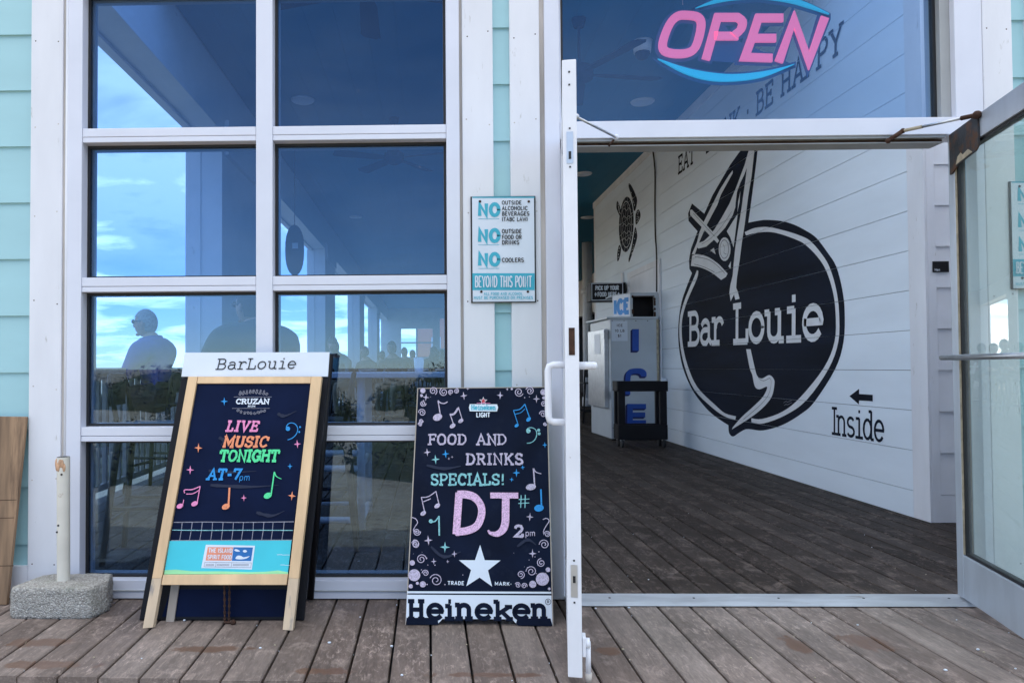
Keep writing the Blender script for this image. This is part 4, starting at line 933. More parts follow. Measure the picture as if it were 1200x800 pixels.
# ================================================================== SIGNS ON THE FRONT
def no_sign(label):
    Y = FY - .008
    P = Plane((on_y(590, 292, Y).x, Y, on_y(590, 292, Y).z), (1, 0, 0), (0, 0, 1))
    o = empty('prohibition_sign', P.O, label, 'sign', 'drink and cooler notices')
    b = MB()
    c = [P.px(*q) for q in ((551.8, 230), (628, 230), (628, 354.6), (551.8, 354.6))]
    x0, x1 = P.O.x + (c[0][0] + c[3][0]) / 2, P.O.x + (c[1][0] + c[2][0]) / 2; z1, z0 = P.O.z + (c[0][1] + c[1][1]) / 2, P.O.z + (c[2][1] + c[3][1]) / 2
    b.box(x0, x1, Y, Y + .006, z0, z1, 'black', .001); b.build('backing', o)
    b = MB(); b.box(x0 + .007, x1 - .007, Y - .002, Y - .0002, z0 + .005, z1 - .004, 'signwhite'); b.build('panel', o)
    a = Art(P, .003)
    a.poly_px([(553.6, 320.2), (626.3, 320.2), (626.3, 340), (553.6, 340)], 'signteal'); a.poly_px([(553.6, 230.8), (626.3, 230.8), (626.3, 232.2), (553.6, 232.2)], 'signteal')
    a.h = .0035
    for top, bas, ul in ((237.2, 254.6, 256.6), (267.3, 285, 287), (295.3, 312.7, 314.6)):
        a.text('NO', (560.6, bas), (585, bas), (560.6, top), 'signteal', t=.24, serif=False, gap=.2); a.stroke_px([(560.5, ul), (585, ul)], .5, 'signteal')
    for t, x1_, top, bas in (('OUTSIDE', 611, 235.2, 240.2), ('ALCOHOLIC', 618, 241.6, 246.8), ('BEVERAGES', 620, 248, 253.3), ('(TABC LAW)', 618, 254.6, 259.6), ('OUTSIDE', 611, 268.6, 274), ('FOOD OR', 611, 275.4, 280.7), ('DRINKS', 608, 281.6, 287), ('COOLERS', 613.5, 302.2, 307.6)):
        a.text(t, (588.2, bas), (x1_, bas), (588.2, top), 'black', t=.17, serif=False, gap=.16)
    a.text('BEYOND THIS POINT', (556.6, 337), (622.8, 337), (556.6, 323.2), 'signwhite', t=.10, serif=False, gap=.12)
    a.text('ALL FOOD AND ALCOHOL', (567, 346), (612, 346), (567, 342.6), 'signteal', t=.17, serif=False, gap=.2)
    a.text('MUST BE PURCHASED ON PREMISES', (555.2, 350.8), (624, 350.8), (555.2, 347.2), 'signteal', t=.17, serif=False, gap=.2)
    a.build('lettering', o)
    for px, py in ((562.5, 236.3), (619.5, 236.3), (564, 341.8), (618.5, 341.8)):
        b = MB(); p = P.p3(*P.px(px, py), .004); b.ball(p, .006, 'rust', 8, 6, (1, .4, 1)); b.build('screw', o)
    return o
s1 = no_sign('white and teal NO notice screwed to the pillar between window and doorway')
s2 = copy_tree(s1); s2['label'] = 'white and teal NO notice behind the glass of the right door leaf'
s2.location = s1.location + Vector((2.465, 0, .045))

# neon letters behind the transom
Y = FY + .12
P = Plane((on_y(868, 50, Y).x, Y, on_y(868, 50, Y).z), (1, 0, 0), (0, 0, 1))
op = empty('open_sign', P.O, 'pink and turquoise OPEN window sign behind the transom glass', 'sign')
kx = lambda x, y: (755 + x / 5.217, y / 5.217)
letters = [(smooth([(250, 105), (320, 118), (340, 170), (312, 285), (270, 330), (190, 340), (118, 322), (108, 265), (148, 160), (195, 112)], True, 4), True),
  ([(368, 375), (440, 118), (560, 118)] + smooth([(560, 118), (590, 145), (582, 190), (540, 228)], n=3) + [(540, 232), (418, 232)], False),
  ([(838, 122), (688, 122), (648, 245), (606, 360), (772, 366)], False), ([(650, 245), (794, 245)], False),
  ([(812, 390), (905, 130), (995, 385), (1092, 118)], False)]
cres1 = smooth([(305, 62), (430, 10), (560, -14), (700, -22), (850, -5), (980, 30), (1118, 97)], n=4) + smooth([(1118, 99), (1000, 62), (880, 28), (720, 6), (560, 10), (440, 28), (305, 62)], n=4)
cres2 = smooth([(75, 370), (230, 455), (380, 500), (540, 506), (720, 480), (905, 405)], n=4) + smooth([(905, 403), (760, 440), (600, 462), (450, 462), (260, 430), (75, 370)], n=4)
a = Art(P, .004, .00008)
for pts, cl in letters: a.stroke_px([kx(*p) for p in pts], 16.5, 'sign_back', cl, ext=0 if cl else 2)
def inflate(pts, d):
    cx = sum(p[0] for p in pts) / len(pts); cy = sum(p[1] for p in pts) / len(pts)
    return pts
for c in (cres1, cres2): a.stroke_px([kx(*p) for p in c], 7, 'sign_back', True); a.poly_px([kx(*p) for p in c], 'sign_back')
a.poly_px([kx(*p) for p in ((345, 375), (800, 400), (900, 395), (560, 250), (450, 110), (340, 130))], 'sign_back')
a.build('backing_panel', op)
def raised(a0, name, h0, h1, mat):
    """give a flat Art mesh a thickness by sweeping its faces toward the viewer"""
    o = a0.build(name, op); md = o.modifiers.new('thick', 'SOLIDIFY'); md.thickness = h1; md.offset = 1
    dg = bpy.context.evaluated_depsgraph_get(); me = bpy.data.meshes.new_from_object(o.evaluated_get(dg)); o.modifiers.clear(); o.data = me
    return o
a = Art(P, .010, .0001)
for pts, cl in letters: a.stroke_px([kx(*p) for p in pts], 9.3, 'pink_sign', cl)
raised(a, 'letters', 0, .012, 'pink_sign')
a = Art(P, .010, .0001)
for c in (cres1, cres2): a.poly_px([kx(*p) for p in c], 'cyan_sign')
raised(a, 'crescent_tubes', 0, .012, 'cyan_sign')
for px in (800, 952):
    b = MB(); p = on_y(px, 6, Y); b.tube([p, p + Vector((0, 0, .85))], .002, 'alu', 5); b.build('hanging_wire', op)

# ================================================================== A-FRAMES
def board_plane(bl, br, topc, topY):
    A = on_z(*bl, 0); B = on_z(*br, 0); T = on_y(*topc, topY)
    return Plane(A, B - A, T - A)
def slab(b, P, pts_px, h0, h1, mat, bev=0.0):
    pts = [P.p3(*P.px(*q), h1) for q in pts_px]
    return b.prism(pts, P.N * (h0 - h1), mat, bev)

# --- black poster stand with the white header (behind)
BP = board_plane((167, 727), (352, 727), (300, 414), FY - .085)
bs = empty('poster_stand', BP.p3(*BP.px(260, 727)), 'black A-frame poster stand with white header strip, behind the wooden chalkboard', 'a-frame sign')
b = MB(); slab(b, BP, [(212.5, 443.5), (385, 441), (356, 726), (163, 726)], -.020, 0, 'plastic', .003); b.build('front_panel', bs)
b = MB(); slab(b, BP, [(200, 690), (338, 690), (335, 722), (190, 722)], .0005, .002, 'board'); b.build('poster_sheet', bs)
b = MB(); slab(b, BP, [(217, 413.5), (386.5, 413), (384.6, 441.5), (213.3, 441.5)], .001, .010, 'signwhite', .001); hd = b.build('header', bs)
a = Art(BP, .012)
a.text('BarLouie', (254, 433.8), (346.5, 432.6), (257.2, 420.6), 'black', t=.10, gap=.12); a.build('lettering', hd)
# rear half of the stand
top0, top1 = BP.p3(*BP.px(218, 414), -.022), BP.p3(*BP.px(386, 413.5), -.022)
bl_, br_ = BP.p3(*BP.px(168, 727), -.022), BP.p3(*BP.px(352, 727), -.022)
for t_, f_ in ((top0, bl_), (top1, br_)):
    b = MB(); foot = Vector((f_.x, min(FY - .03, f_.y + .26), .012)); t2 = t_ + Vector((0, .004, 0))
    b.tube([t2, foot], .016, 'plastic', 8); b.build('rear_leg', bs)
b = MB(); b.tube([bl_ + Vector((0.02, .24, .12)), br_ + Vector((-.0, .24, .12))], .012, 'plastic', 8)
b.build('rear_brace', bs)
b = MB(); q0, q1 = BP.p3(*BP.px(372, 480), .004), BP.p3(*BP.px(353, 600), .004); b.tube([q0, q1], .009, 'alu', 8); b.build('side_bar', bs)

# --- wooden chalkboard in front
CP = board_plane((167.5, 736), (342.5, 738.5), (306, 441), FY - .155)
cb = empty('chalkboard', CP.p3(*CP.px(255, 737)), 'wood-framed A-frame chalkboard reading live music tonight', 'a-frame sign')
b = MB()
slab(b, CP, [(220.5, 441), (231.5, 441), (189.4, 676.8), (178, 677.2)], -.030, .0, 'wood', .002)
slab(b, CP, [(364.8, 441), (377, 441), (349.9, 677.6), (338.1, 676.8)], -.030, .0, 'wood', .002)
slab(b, CP, [(178, 677.25), (189.4, 676.85), (179, 735), (167, 736)], -.030, .0, 'woodpale', .002)
slab(b, CP, [(338.1, 676.85), (349.9, 677.65), (343, 738.6), (331, 737.6)], -.030, .0, 'woodpale', .002)
slab(b, CP, [(231.8, 441), (364.5, 441), (363.7, 448.8), (230.5, 449)], -.028, -.002, 'wood', .002)
slab(b, CP, [(191.0, 673), (337.2, 672.2), (335.4, 685), (188.5, 685)], -.028, -.002, 'wood', .002)
b.build('frame', cb)
b = MB(); slab(b, CP, [(230.6, 449.1), (363.6, 448.9), (337.0, 672), (191, 672.8)], -.020, -.010, 'board'); bd = b.build('blackboard', cb)
for fpx, tpx in (((190, 733), (236, 452)), ((335, 733.5), (369, 452))):
    b = MB(); f_ = CP.p3(*CP.px(*fpx), -.034); t_ = CP.p3(*CP.px(*tpx), -.034); foot = Vector((f_.x + .002, f_.y + .055, .0))
    d = (t_ - foot); b.prism([foot + Vector((-.017, -.009, 0)), foot + Vector((.017, -.009, 0)), foot + Vector((.017, .012, 0)), foot + Vector((-.017, .012, 0))], d * .99, 'woodgrey'); b.build('rear_leg', cb)
b = MB(); c0 = CP.p3(*CP.px(263, 684), -.032); n = 13
for s_ in (-.010, .012):
    for i in range(n):
        t = i / (n - 1); q = Vector((c0.x + s_ * (1 - .2 * t), c0.y + .0, c0.z * (1 - t) + .004))
        b.ball(q, .0065, 'rust', 6, 5, (1.0 if i % 2 else .55, .55 if i % 2 else 1.0, 1.5))
b.ball((c0.x + .03, c0.y - .01, .008), .012, 'rust', 8, 6); b.tube([(c0.x - .01, c0.y, .005), (c0.x + .03, c0.y - .01, .007)], .006, 'rust', 6)
b.build('chain', cb)
a = Art(CP, -.0095, .00003)
a.poly_px([(197.8, 633.5), (215, 632.6), (240, 633), (275, 632.2), (310, 633), (341.2, 632.4), (336.9, 670), (191.4, 672)], 'turq')
a.poly_px([(192, 667.8), (205, 667), (225, 669), (260, 669), (290, 670), (310, 669.5), (325, 668), (337, 670), (336.9, 672), (191.2, 672.6)], 'lime')
tops = [212.6, 224.4, 236.2, 248.3, 260.6, 272.8, 284.6, 296.4, 308.6, 319.4, 332.4]; bots = [209.6, 221, 233.2, 246, 258.4, 270.6, 282, 294.4, 306, 317, 329.6]
for x0, x1 in zip(tops, bots): a.stroke_px([(x0, 611.4), ((x0 + x1) / 2 + .5, 621), (x1, 633)], .8, 'c_grey')
a.stroke_px(smooth([(202.5, 611.6), (240, 611.2), (280, 611.6), (344, 610.9)], n=4), .9, 'c_grey'); a.stroke_px(smooth([(201, 620.6), (240, 621.0), (290, 620.8), (343, 621)], n=4), .9, 'c_tealc'); a.stroke_px([(199.5, 632.9), (342, 632.3)], .8, 'c_grey')
for (x, y, x2) in ((324, 649.5, 330), (330, 649.8, 339), (328, 661.5, 333), (333, 662, 339)): a.stroke_px([(x, y), (x2, y)], .5, 'signwhite')
a.poly_px([(240.4, 637.8), (298.2, 639), (294.4, 667), (235, 665.2)], 'signwhite')
a.poly_px([(242.6, 640.6), (272.4, 640.8), (270.6, 656.6), (240, 656.4)], 'orange'); a.poly_px([(272.8, 640.8), (295.8, 641), (293.6, 657), (271, 656.8)], 'blue')
a.text('THE ISLAND', (243.4, 647.2), (271, 647.5), (244, 641.8), 'signwhite', t=.16, serif=False, gap=.16); a.text('SPIRIT FOOD', (242.4, 654.9), (270.3, 655.2), (243, 649.5), 'signwhite', t=.16, serif=False, gap=.16)
for pts in ([(274, 644), (276, 643), (279, 644.2), (280.5, 645.6), (277, 646), (275, 645.2)], [(284, 645), (286.5, 643.8), (289, 645.4), (287, 647), (284.6, 646.4)], [(275.5, 653), (278, 650.6), (282, 651), (285, 652.6), (292, 651.2), (288, 654), (282, 655), (276, 654.6)]): a.poly_px(smooth(pts, True, 3), 'signwhite')
a.stroke_px([(239.4, 658.2), (294, 659), (293.2, 664.6), (238.4, 663.6)], .4, 'c_grey', True); a.stroke_px([(252.6, 658.4), (251.8, 664)], .4, 'c_grey'); a.stroke_px([(271, 658.6), (270.2, 664.2)], .4, 'c_grey')
for x0, x1 in ((241, 251), (254, 268), (273, 291)):
    x = x0
    while x < x1: a.stroke_px([(x, 660.2), (x - .2, 662.6)], .55, 'c_grey'); x += 1.25
for q_ in ([(325, 484), (333, 487), (347, 481)], [(244, 551), (270, 553), (300, 551.5)], [(246, 568), (290, 570), (326, 568)], [(256, 512), (262, 516), (258, 521)], [(300, 600), (318, 604), (333, 598)]): a.stroke_px(smooth(q_, n=4), [2.5, 4, 3, 4.5, 3, 2, 1.2, .8, .6], 'c_ghost')
a.text('CRUZAN', (276, 473.2), (314.5, 473.2), (277, 466.4), 'signwhite', t=.22, gap=.12)
a.stroke_px([(273.5, 464.6), (318, 464.6)], .45, 'c_grey'); a.stroke_px([(271.5, 478), (315.5, 478)], .45, 'c_grey'); a.text('RUM', (290, 476.6), (298.5, 476.6), (290.3, 474.4), 'signwhite', t=.24, gap=.14)
for i in range(9):
    x = 281 + i * 3.9; a.spiral_px(x, 461.6 - 2.4 * math.sin(math.pi * i / 8), 1.9, 'c_grey', .55, 1.3, 90 * i, 1 if i % 2 else -1)
    if i < 8: a.spiral_px(x + .5, 458.6 - 1.3 * math.sin(math.pi * i / 8), 1.4, 'c_grey', .5, 1.2, 40 * i)
for i in range(9):
    x = 278.5 + i * 3.9; a.spiral_px(x, 480.8 + 3.0 * math.sin(math.pi * i / 8), 1.9, 'c_grey', .55, 1.3, 70 * i, 1 if i % 2 else -1)
a.text('LIVE', (264.3, 505.6), (300.5, 505.6), (268.4, 492.2), 'c_pink', t=.19, gap=.22)
a.text('MUSIC', (260.6, 524.2), (312, 524.2), (264.4, 510.2), 'c_corange', t=.19, gap=.16)
a.text('TONIGHT', (256.4, 541), (325, 541), (259.4, 526.2), 'c_green', t=.19, gap=.14)
a.text('AT-7', (242.2, 562.3), (280.2, 562.3), (245.2, 548.4), 'c_blue', t=.18, gap=.12)
a.text('pm', (279.5, 562.8), (292.6, 562.6), (280.5, 555.2), 'c_blue', t=.09, serif=False, gap=.1)
for x, y, r_, c_ in ((262.6, 470, 5, 'c_blue'), (232.3, 524.5, 5.6, 'c_corange'), (222.7, 550.2, 5.4, 'c_pink'), (348.3, 520, 5, 'c_pink'), (339.7, 546, 3.6, 'c_blue'), (285.6, 583, 4, 'c_pink'), (342, 580.6, 5.6, 'c_corange')): a.star4_px(x, y, r_, c_, random.uniform(-6, 8))
def head(a, x, y, r_, c, rot=-25, ry=.66): a.disc_px(x, y, r_, c, r_ * ry, 16, rot)
head(a, 210.6, 592.6, 4.1, 'c_pink'); head(a, 227.8, 589.8, 4.1, 'c_pink'); a.stroke_px([(214, 590.5), (215.2, 585)], .9, 'c_pink')
a.stroke_px([(231, 588), (234.3, 569.6)], 1.1, 'c_pink'); a.stroke_px(smooth([(216.2, 577.5), (216.2, 573.6), (225, 573.2), (234.6, 569.3)], n=4), 1.2, 'c_pink'); a.stroke_px(smooth([(218, 578.4), (226, 578), (233, 574)], n=4), 1.0, 'c_pink')
head(a, 264.5, 593.2, 4.9, 'c_corange'); a.stroke_px([(267.6, 592.5), (268.8, 571)], 2.2, 'c_corange')
head(a, 313.7, 580.3, 5.0, 'c_green'); a.stroke_px([(317.6, 579), (321.4, 552.4)], 1.6, 'c_green'); a.stroke_px(smooth([(321.2, 553), (324, 558), (329.6, 560.8)], n=4), [2.4, 1.8, 1.5, 1.2, 1, .8], 'c_green')
def clef(a, dot, pts, dots, c, w_=1.1):
    a.disc_px(dot[0], dot[1], 2.6, c); a.stroke_px(smooth(pts, n=5), w_, c)
    for d in dots: a.disc_px(d[0], d[1], d[2] if len(d) > 2 else 1.1, c)
clef(a, (337.3, 502), [(335.3, 500.5), (337, 497), (341, 495.2), (346, 496.8), (348.8, 502), (347, 508.5), (342, 513.2), (337, 515)], ((351.5, 500), (350.6, 505.8)), 'c_blue', .9)
a.build('chalk_writing', bd)

# --- black beer board
HP = board_plane((475.3, 732), (648.3, 733.6), (565, 454), FY - .09)
hb = empty('sandwich_board', HP.p3(*HP.px(562, 733)), 'dark plywood A-board chalked with food and drinks specials over a white star', 'a-frame sign')
b = MB()
slab(b, HP, [(489.4, 454.6), (641, 453), (648.2, 733.2), (607, 732.2), (600.4, 725.4), (518.6, 725.0), (513.4, 731), (475.2, 731.6)], -.014, 0, 'board2')
b.build('front_panel', hb)
b = MB()
q = [HP.p3(*HP.px(*p), -.016) for p in ((490, 455.5), (640.5, 454), (646, 733), (477, 731.5))]
back = [q[0], q[1], Vector((q[2].x - .01, FY - .035, .004)), Vector((q[3].x + .01, FY - .035, .004))]
nb = (back[1] - back[0]).cross(back[3] - back[0]).normalized() * .012
if nb.y < 0: nb = -nb
b.prism(back, nb, 'board2'); b.build('back_panel', hb)
b = MB(); slab(b, HP, [(489.0, 454.6), (490.2, 454.6), (476.2, 731.4), (475, 731.6)], -.0145, .0008, 'woodgrey'); slab(b, HP, [(640.2, 453), (641.4, 453), (648.6, 733.4), (647.4, 733.2)], -.0145, .0008, 'woodgrey'); slab(b, HP, [(490.3, 454.4), (640, 452.9), (640, 453.9), (490.3, 455.4)], -.0145, .0008, 'woodgrey'); b.build('worn_edge', hb)
a = Art(HP, .0012, .00003)
a.poly_px([(477.2, 692.2), (646, 692.8), (646, 695.2), (477, 694.6)], 'signwhite')
a.poly_px([(477, 696.2), (646.2, 697.2), (647.2, 731.5), (645, 724), (606.5, 724), (604.6, 729.8), (600.2, 725), (518.6, 724.6), (513.6, 730), (512.8, 723.4), (477, 723.4), (475.8, 728)], 'signwhite')
a.h = .002
hw = dict(t=.235, gap=.0)
for ch, x0, x1, top in (('H', 479.5, 496.5, 701.2), ('e', 500.5, 519.5, 698.5), ('i', 521, 532, 700.6), ('n', 534.5, 553.5, 698.7), ('e', 557, 577, 699.0), ('k', 579.5, 599.5, 702), ('e', 601, 621, 699.6), ('n', 623, 641, 699.6)):
    a.text(ch, (x0, 727), (x1, 727.2), (x0, top), 'board2', t=.20, gap=0)
a.poly_px([(476.5, 723.2), (512.6, 723.2), (513.2, 731.2), (475.6, 731.4)], 'board2'); a.poly_px([(606.6, 724.4), (645.4, 724.8), (645.8, 733), (606.8, 732)], 'board2')
a.stroke_px([(642.2 + 3.2 * math.cos(t), 704.6 + 3.4 * math.sin(t)) for t in (2 * math.pi * i / 18 for i in range(18))], .6, 'black', True); a.text('R', (640.9, 706.4), (643.6, 706.4), (640.9, 702.8), 'black', t=.17, serif=False)
a.h = .0012
a.poly_px([(562.6, 638), (568, 655.9), (586.6, 656.2), (571.8, 667.8), (576.7, 686.8), (562, 676.2), (546.4, 686.4), (552, 667.4), (537.8, 655.9), (556.6, 655.9)], 'signwhite')
a.text('TRADE', (524.6, 685), (543.6, 685.2), (524.8, 680.2), 'signwhite', t=.2, serif=False, gap=.2); a.text('MARK.', (579.8, 685.6), (599.5, 686), (579.8, 681), 'signwhite', t=.2, serif=False, gap=.2)
a.text('FOOD', (502.2, 521.4), (546.2, 521.4), (502.6, 508), 'c_lav', t=.15, gap=.14); a.text('AND', (559, 521.4), (593, 521.4), (559, 508), 'c_lav', t=.15, gap=.16)
a.text('DRINKS', (546.6, 544.8), (612.4, 544.8), (546.8, 530.8), 'c_lav', t=.15, gap=.2)
a.text('SPECIALS!', (505, 568.8), (590.5, 568.8), (505.4, 554.4), 'c_tealc', t=.16, gap=.16)
a.stroke_px([(538.2, 627), (534.8, 627), (537.6, 575.5), (549, 576)], 1, 'c_dj')
a.stroke_px([(534.6, 625.6), (538, 577)], 9, 'c_dj')
a.stroke_px(smooth([(536, 579.3), (546, 579.2), (556, 582.5), (563.4, 592), (564, 604), (558.5, 616), (547, 621.5), (533.5, 622.8)], n=5), [9.2] * 12 + [8.6] * 30, 'c_dj')
a.stroke_px([(574.4, 580.2), (607.2, 580.4)], 6.8, 'c_dj'); a.stroke_px(smooth([(592.6, 582), (592.4, 598), (592, 612), (589, 620.5), (582.5, 625.2), (575, 624.4), (571.8, 620.8)], n=5), [9] * 14 + [8.6, 8.4, 8, 7.6, 7.2, 7, 6.6, 6, 5.5, 5, 4.4, 4, 3.6, 3, 2.6, 2.2, 1.8], 'c_dj')
a.text('2', (603.2, 629.8), (612.6, 629.8), (603.2, 614), 'c_lav', t=.2, gap=0); a.text('pm', (615.2, 628), (627.2, 628), (615.2, 620.6), 'c_lav', t=.11, serif=False, gap=.06)
for p in ([(610.6, 580), (610, 594.6)], [(615.4, 579.5), (615, 594.8)], [(607.6, 585), (620.2, 584.4)], [(607.2, 589.6), (620, 589)]): a.stroke_px(p, 1.1, 'c_tealc')
head(a, 631.4, 595, 5.6, 'c_blue', -8, .72); a.stroke_px([(634.4, 594), (633.7, 573)], 1.9, 'c_blue')
head(a, 622, 570.4, 6, 'c_lav', -8, .62); a.stroke_px([(626.4, 569.5), (625, 548.6)], 1.7, 'c_lav'); a.stroke_px(smooth([(625, 549), (628, 553), (634.2, 555)], n=4), [2.4, 2, 1.6, 1.2, 1], 'c_lav')
head(a, 496, 601.2, 3.6, 'c_lav', -35); head(a, 512.4, 592.4, 3.7, 'c_lav', -35)
for p in ([(497.6, 599.4), (493.8, 582.3)], [(514.5, 590.8), (510.8, 575.3)], smooth([(493.6, 582.6), (502, 581.6), (511, 575.4)], n=4), [(496.2, 587.6), (505, 584)]): a.stroke_px(p, 1.1, 'c_lav')
a.disc_px(505, 610.4, 2.4, 'c_tealc'); a.stroke_px(smooth([(505.5, 611), (510, 610.4), (514.4, 604.6)], n=3), 1.4, 'c_tealc'); a.stroke_px([(514.4, 604.2), (514.8, 627.2)], 1.9, 'c_tealc')
head(a, 512.8, 488.9, 5.6, 'c_lav', -22, .72); a.stroke_px([(515.8, 484.6), (513.3, 469.7)], 1.2, 'c_lav'); a.stroke_px(smooth([(513.3, 469.4), (516, 472), (520.5, 472.8), (524.6, 470.8)], n=4), 1.2, 'c_lav')
head(a, 530.4, 499, 3.7, 'c_lav', -35); head(a, 540, 493.2, 3.3, 'c_lav', -35); a.stroke_px([(531.4, 497), (527.3, 485)], 1, 'c_lav'); a.stroke_px([(541.6, 491.6), (537.1, 477)], 1, 'c_lav'); a.stroke_px(smooth([(527, 485.8), (532, 485), (536.9, 478.2)], n=4), 2.3, 'c_lav')
head(a, 605.3, 498.6, 2.7, 'c_blue', -35); head(a, 619.3, 491.4, 3.2, 'c_blue', -45); a.stroke_px([(606.8, 497), (601.6, 480.8)], .9, 'c_blue'); a.stroke_px([(620.3, 489.2), (614.8, 473.4)], 1.1, 'c_blue'); a.stroke_px(smooth([(601.4, 481), (609, 479.6), (614.8, 473.8)], n=4), 1.1, 'c_blue'); a.stroke_px(smooth([(603, 485.4), (610, 483.6), (615, 479)], n=4), .7, 'c_blue')
clef(a, (619, 505), [(616.8, 504), (619, 501.6), (623.5, 501.2), (627.8, 504), (628.8, 509.5), (626.4, 515.4), (622, 518.6), (617.2, 519.2)], ((631, 504, 1.8), (631.7, 508.2, 1.7)), 'c_tealc', 1.0)
for q_ in ([(500, 545), (520, 549), (540, 546)], [(606, 640), (618, 632), (628, 638)], [(505, 640), (520, 652), (540, 646)]): a.stroke_px(smooth(q_, n=4), [2, 3, 3.5, 3, 4, 3, 2, 1.5, 1], 'c_ghost')
# beer badge
a.poly_px([(550.5, 473.6), (582.5, 473.8), (583.6, 477.8), (582.4, 482.2), (550.4, 482), (549.4, 477.8)], 'signwhite'); a.text('Heineken', (552.4, 480.6), (580.6, 480.8), (552.4, 474.4), 'signteal', t=.2, gap=.1)
pts = []
for i in range(10): r_ = 5.0 if i % 2 == 0 else 2.1; pts.append((566.3 + r_ * math.sin(math.pi * i / 5), 470 - r_ * math.cos(math.pi * i / 5)))
a.poly_px(pts, 'signwhite'); a.poly_px([(566.3 + (x - 566.3) * .75, 470 + (y - 470) * .75) for x, y in pts], 'redstar'); a.stroke_px([(558.5, 472.4), (574.5, 472.6)], .5, 'c_pink')
a.text('LIGHT', (558.2, 489.2), (574, 489.3), (558.2, 483.2), 'signwhite', t=.19, serif=False, gap=.16)
for x, y, r_, c_ in ((499.2, 465.8, 4.6, 'c_lav'), (543.4, 464, 4.9, 'c_lav'), (548, 455.8, 2.1, 'c_lav'), (586, 463.4, 4.9, 'c_lav'), (594.3, 456.4, 2.1, 'c_lav'), (628.4, 467.6, 4.9, 'c_lav'), (638.2, 521.4, 3.6, 'c_blue'), (500.7, 530, 4.9, 'c_lav'), (510.4, 538.3, 5.8, 'c_tealc'), (522.2, 532, 5.2, 'c_blue'),
                     (605, 553.9, 5.2, 'c_blue'), (612.4, 547.7, 3.1, 'c_blue'), (599.4, 561.8, 3.1, 'c_blue'), (502, 632.8, 6, 'c_lav'), (521.4, 640.7, 6.8, 'c_tealc'), (532.4, 648.6, 4, 'c_lav'), (508.3, 657.3, 3.8, 'c_lav'), (524.6, 657.5, 2.3, 'c_lav'), (623.8, 648.2, 5.4, 'c_lav'), (620.7, 605.4, 5, 'c_lav'), (529.8, 535.4, 1.8, 'c_lav'), (526, 537.4, 1.8, 'c_lav')): a.star4_px(x, y, r_, c_, random.uniform(-7, 7))
for x, y, r_ in ((485.6, 673.4, 7), (483.2, 659, 3.1), (495.5, 684, 3.6), (489.2, 682.8, 1.8), (481.4, 686.4, 2.5), (635.4, 678, 7.7), (624, 684, 4.2), (641.9, 667, 2.8), (643.3, 689.3, 1.6), (495.6, 458, 3.1), (494, 463.7, 1.7), (636.4, 459.8, 3.5), (637, 466.4, 1.9), (500.6, 684.2, .7), (521.4, 684.4, .7), (599.6, 456, 1.3)): a.disc_px(x, y, r_, 'c_lav')
for sp in ((487, 637.6, 5, 200, 1), (493.9, 654.8, 6, 0, -1), (498.7, 671, 4, 180, 1), (511, 679.4, 7.6, 200, 1), (486.5, 636.6, 4.6, 240, 1), (637.5, 637.6, 6, 180, 1), (634, 659, 5.2, 270, -1), (622.4, 669, 6.4, 180, 1), (610, 672.6, 4.8, 90, -1), (606.6, 685, 3.4, 200, 1), (614, 685.8, 3.5, 20, -1),
           (507.6, 458.4, 4.9, 60, -1), (520, 459.6, 5, 240, -1), (528.4, 459.6, 3.1, 90, 1), (534.6, 458.4, 3.1, 270, 1), (495.8, 473, 3.6, 0, 1), (494.7, 483.7, 4.5, 180, 1), (493.6, 493.3, 2.6, 0, 1), (492.4, 497.4, 2.5, 180, 1), (607.8, 459.6, 5.4, 20, 1), (620.7, 458.4, 5, 200, 1), (637, 473.6, 3.6, 0, -1), (636, 485.4, 4.2, 180, 1), (638.3, 497, 2.2, 0, 1)):
    a.spiral_px(sp[0], sp[1], sp[2], 'c_lav', .95, 1.7, sp[3], sp[4])
a.spiral_px(488.6, 622.8, 4.4, 'c_lav', .95, 1.8, 0, 1, [(482.8, 606), (487, 607.5), (489.4, 612), (486, 617.5), (485, 622)]); a.spiral_px(641, 625.6, 3.9, 'c_lav', 1.0, 1.8, 180, 1, [(635.8, 608.6), (640, 607), (643.2, 610), (639.6, 616), (636.6, 622)])
random.seed(11)
for i in range(26): a.disc_px(random.choice([random.uniform(482, 520), random.uniform(612, 644), random.uniform(494, 640)]), random.choice([random.uniform(640, 688), random.uniform(456, 470)]), random.uniform(.3, .7), 'c_lav', n=7)
a.build('chalk_writing', hb)

# ================================================================== left: pole foot and plank
b = MB()
top = [on_z(x, y, .125) for x, y in ((8.5, 690), (52, 673.5), (133, 672), (127, 683), (104, 690.5))]
cx = sum((p for p in top), Vector()) / len(top)
bmm = bmesh.new()
def loop(z, s_): return [bmm.verts.new((cx.x + (p.x - cx.x) * s_ + random.gauss(0, .0016), cx.y + (p.y - cx.y) * s_ + random.gauss(0, .0016), z + random.gauss(0, .001))) for p in dense]
def fillet(ps, f=.22):
    out = []
    for i in range(len(ps)):
        a_, b_, c_ = ps[i - 1], ps[i], ps[(i + 1) % len(ps)]
        out += [tuple(b_.lerp(a_, f)), tuple(b_.lerp(a_, f * .35)), tuple(b_.lerp(c_, f * .35)), tuple(b_.lerp(c_, f))]
    return out
tp2 = []
ft = [Vector(p_) for p_ in fillet(top)]
for i in range(len(ft)):
    n2 = max(1, int((ft[(i + 1) % len(ft)] - ft[i]).length / .02))
    tp2 += [tuple(ft[i].lerp(ft[(i + 1) % len(ft)], j / n2)) for j in range(n2)]
dense = [Vector(p) for p in tp2]
lv = [(.0, .985), (.01, 1.0), (.035, 1.004), (.06, 1.0), (.085, 1.003), (.108, 1.0), (.120, .99), (.127, .975), (.130, .94)]
loops = [loop(z, s_) for z, s_ in lv]
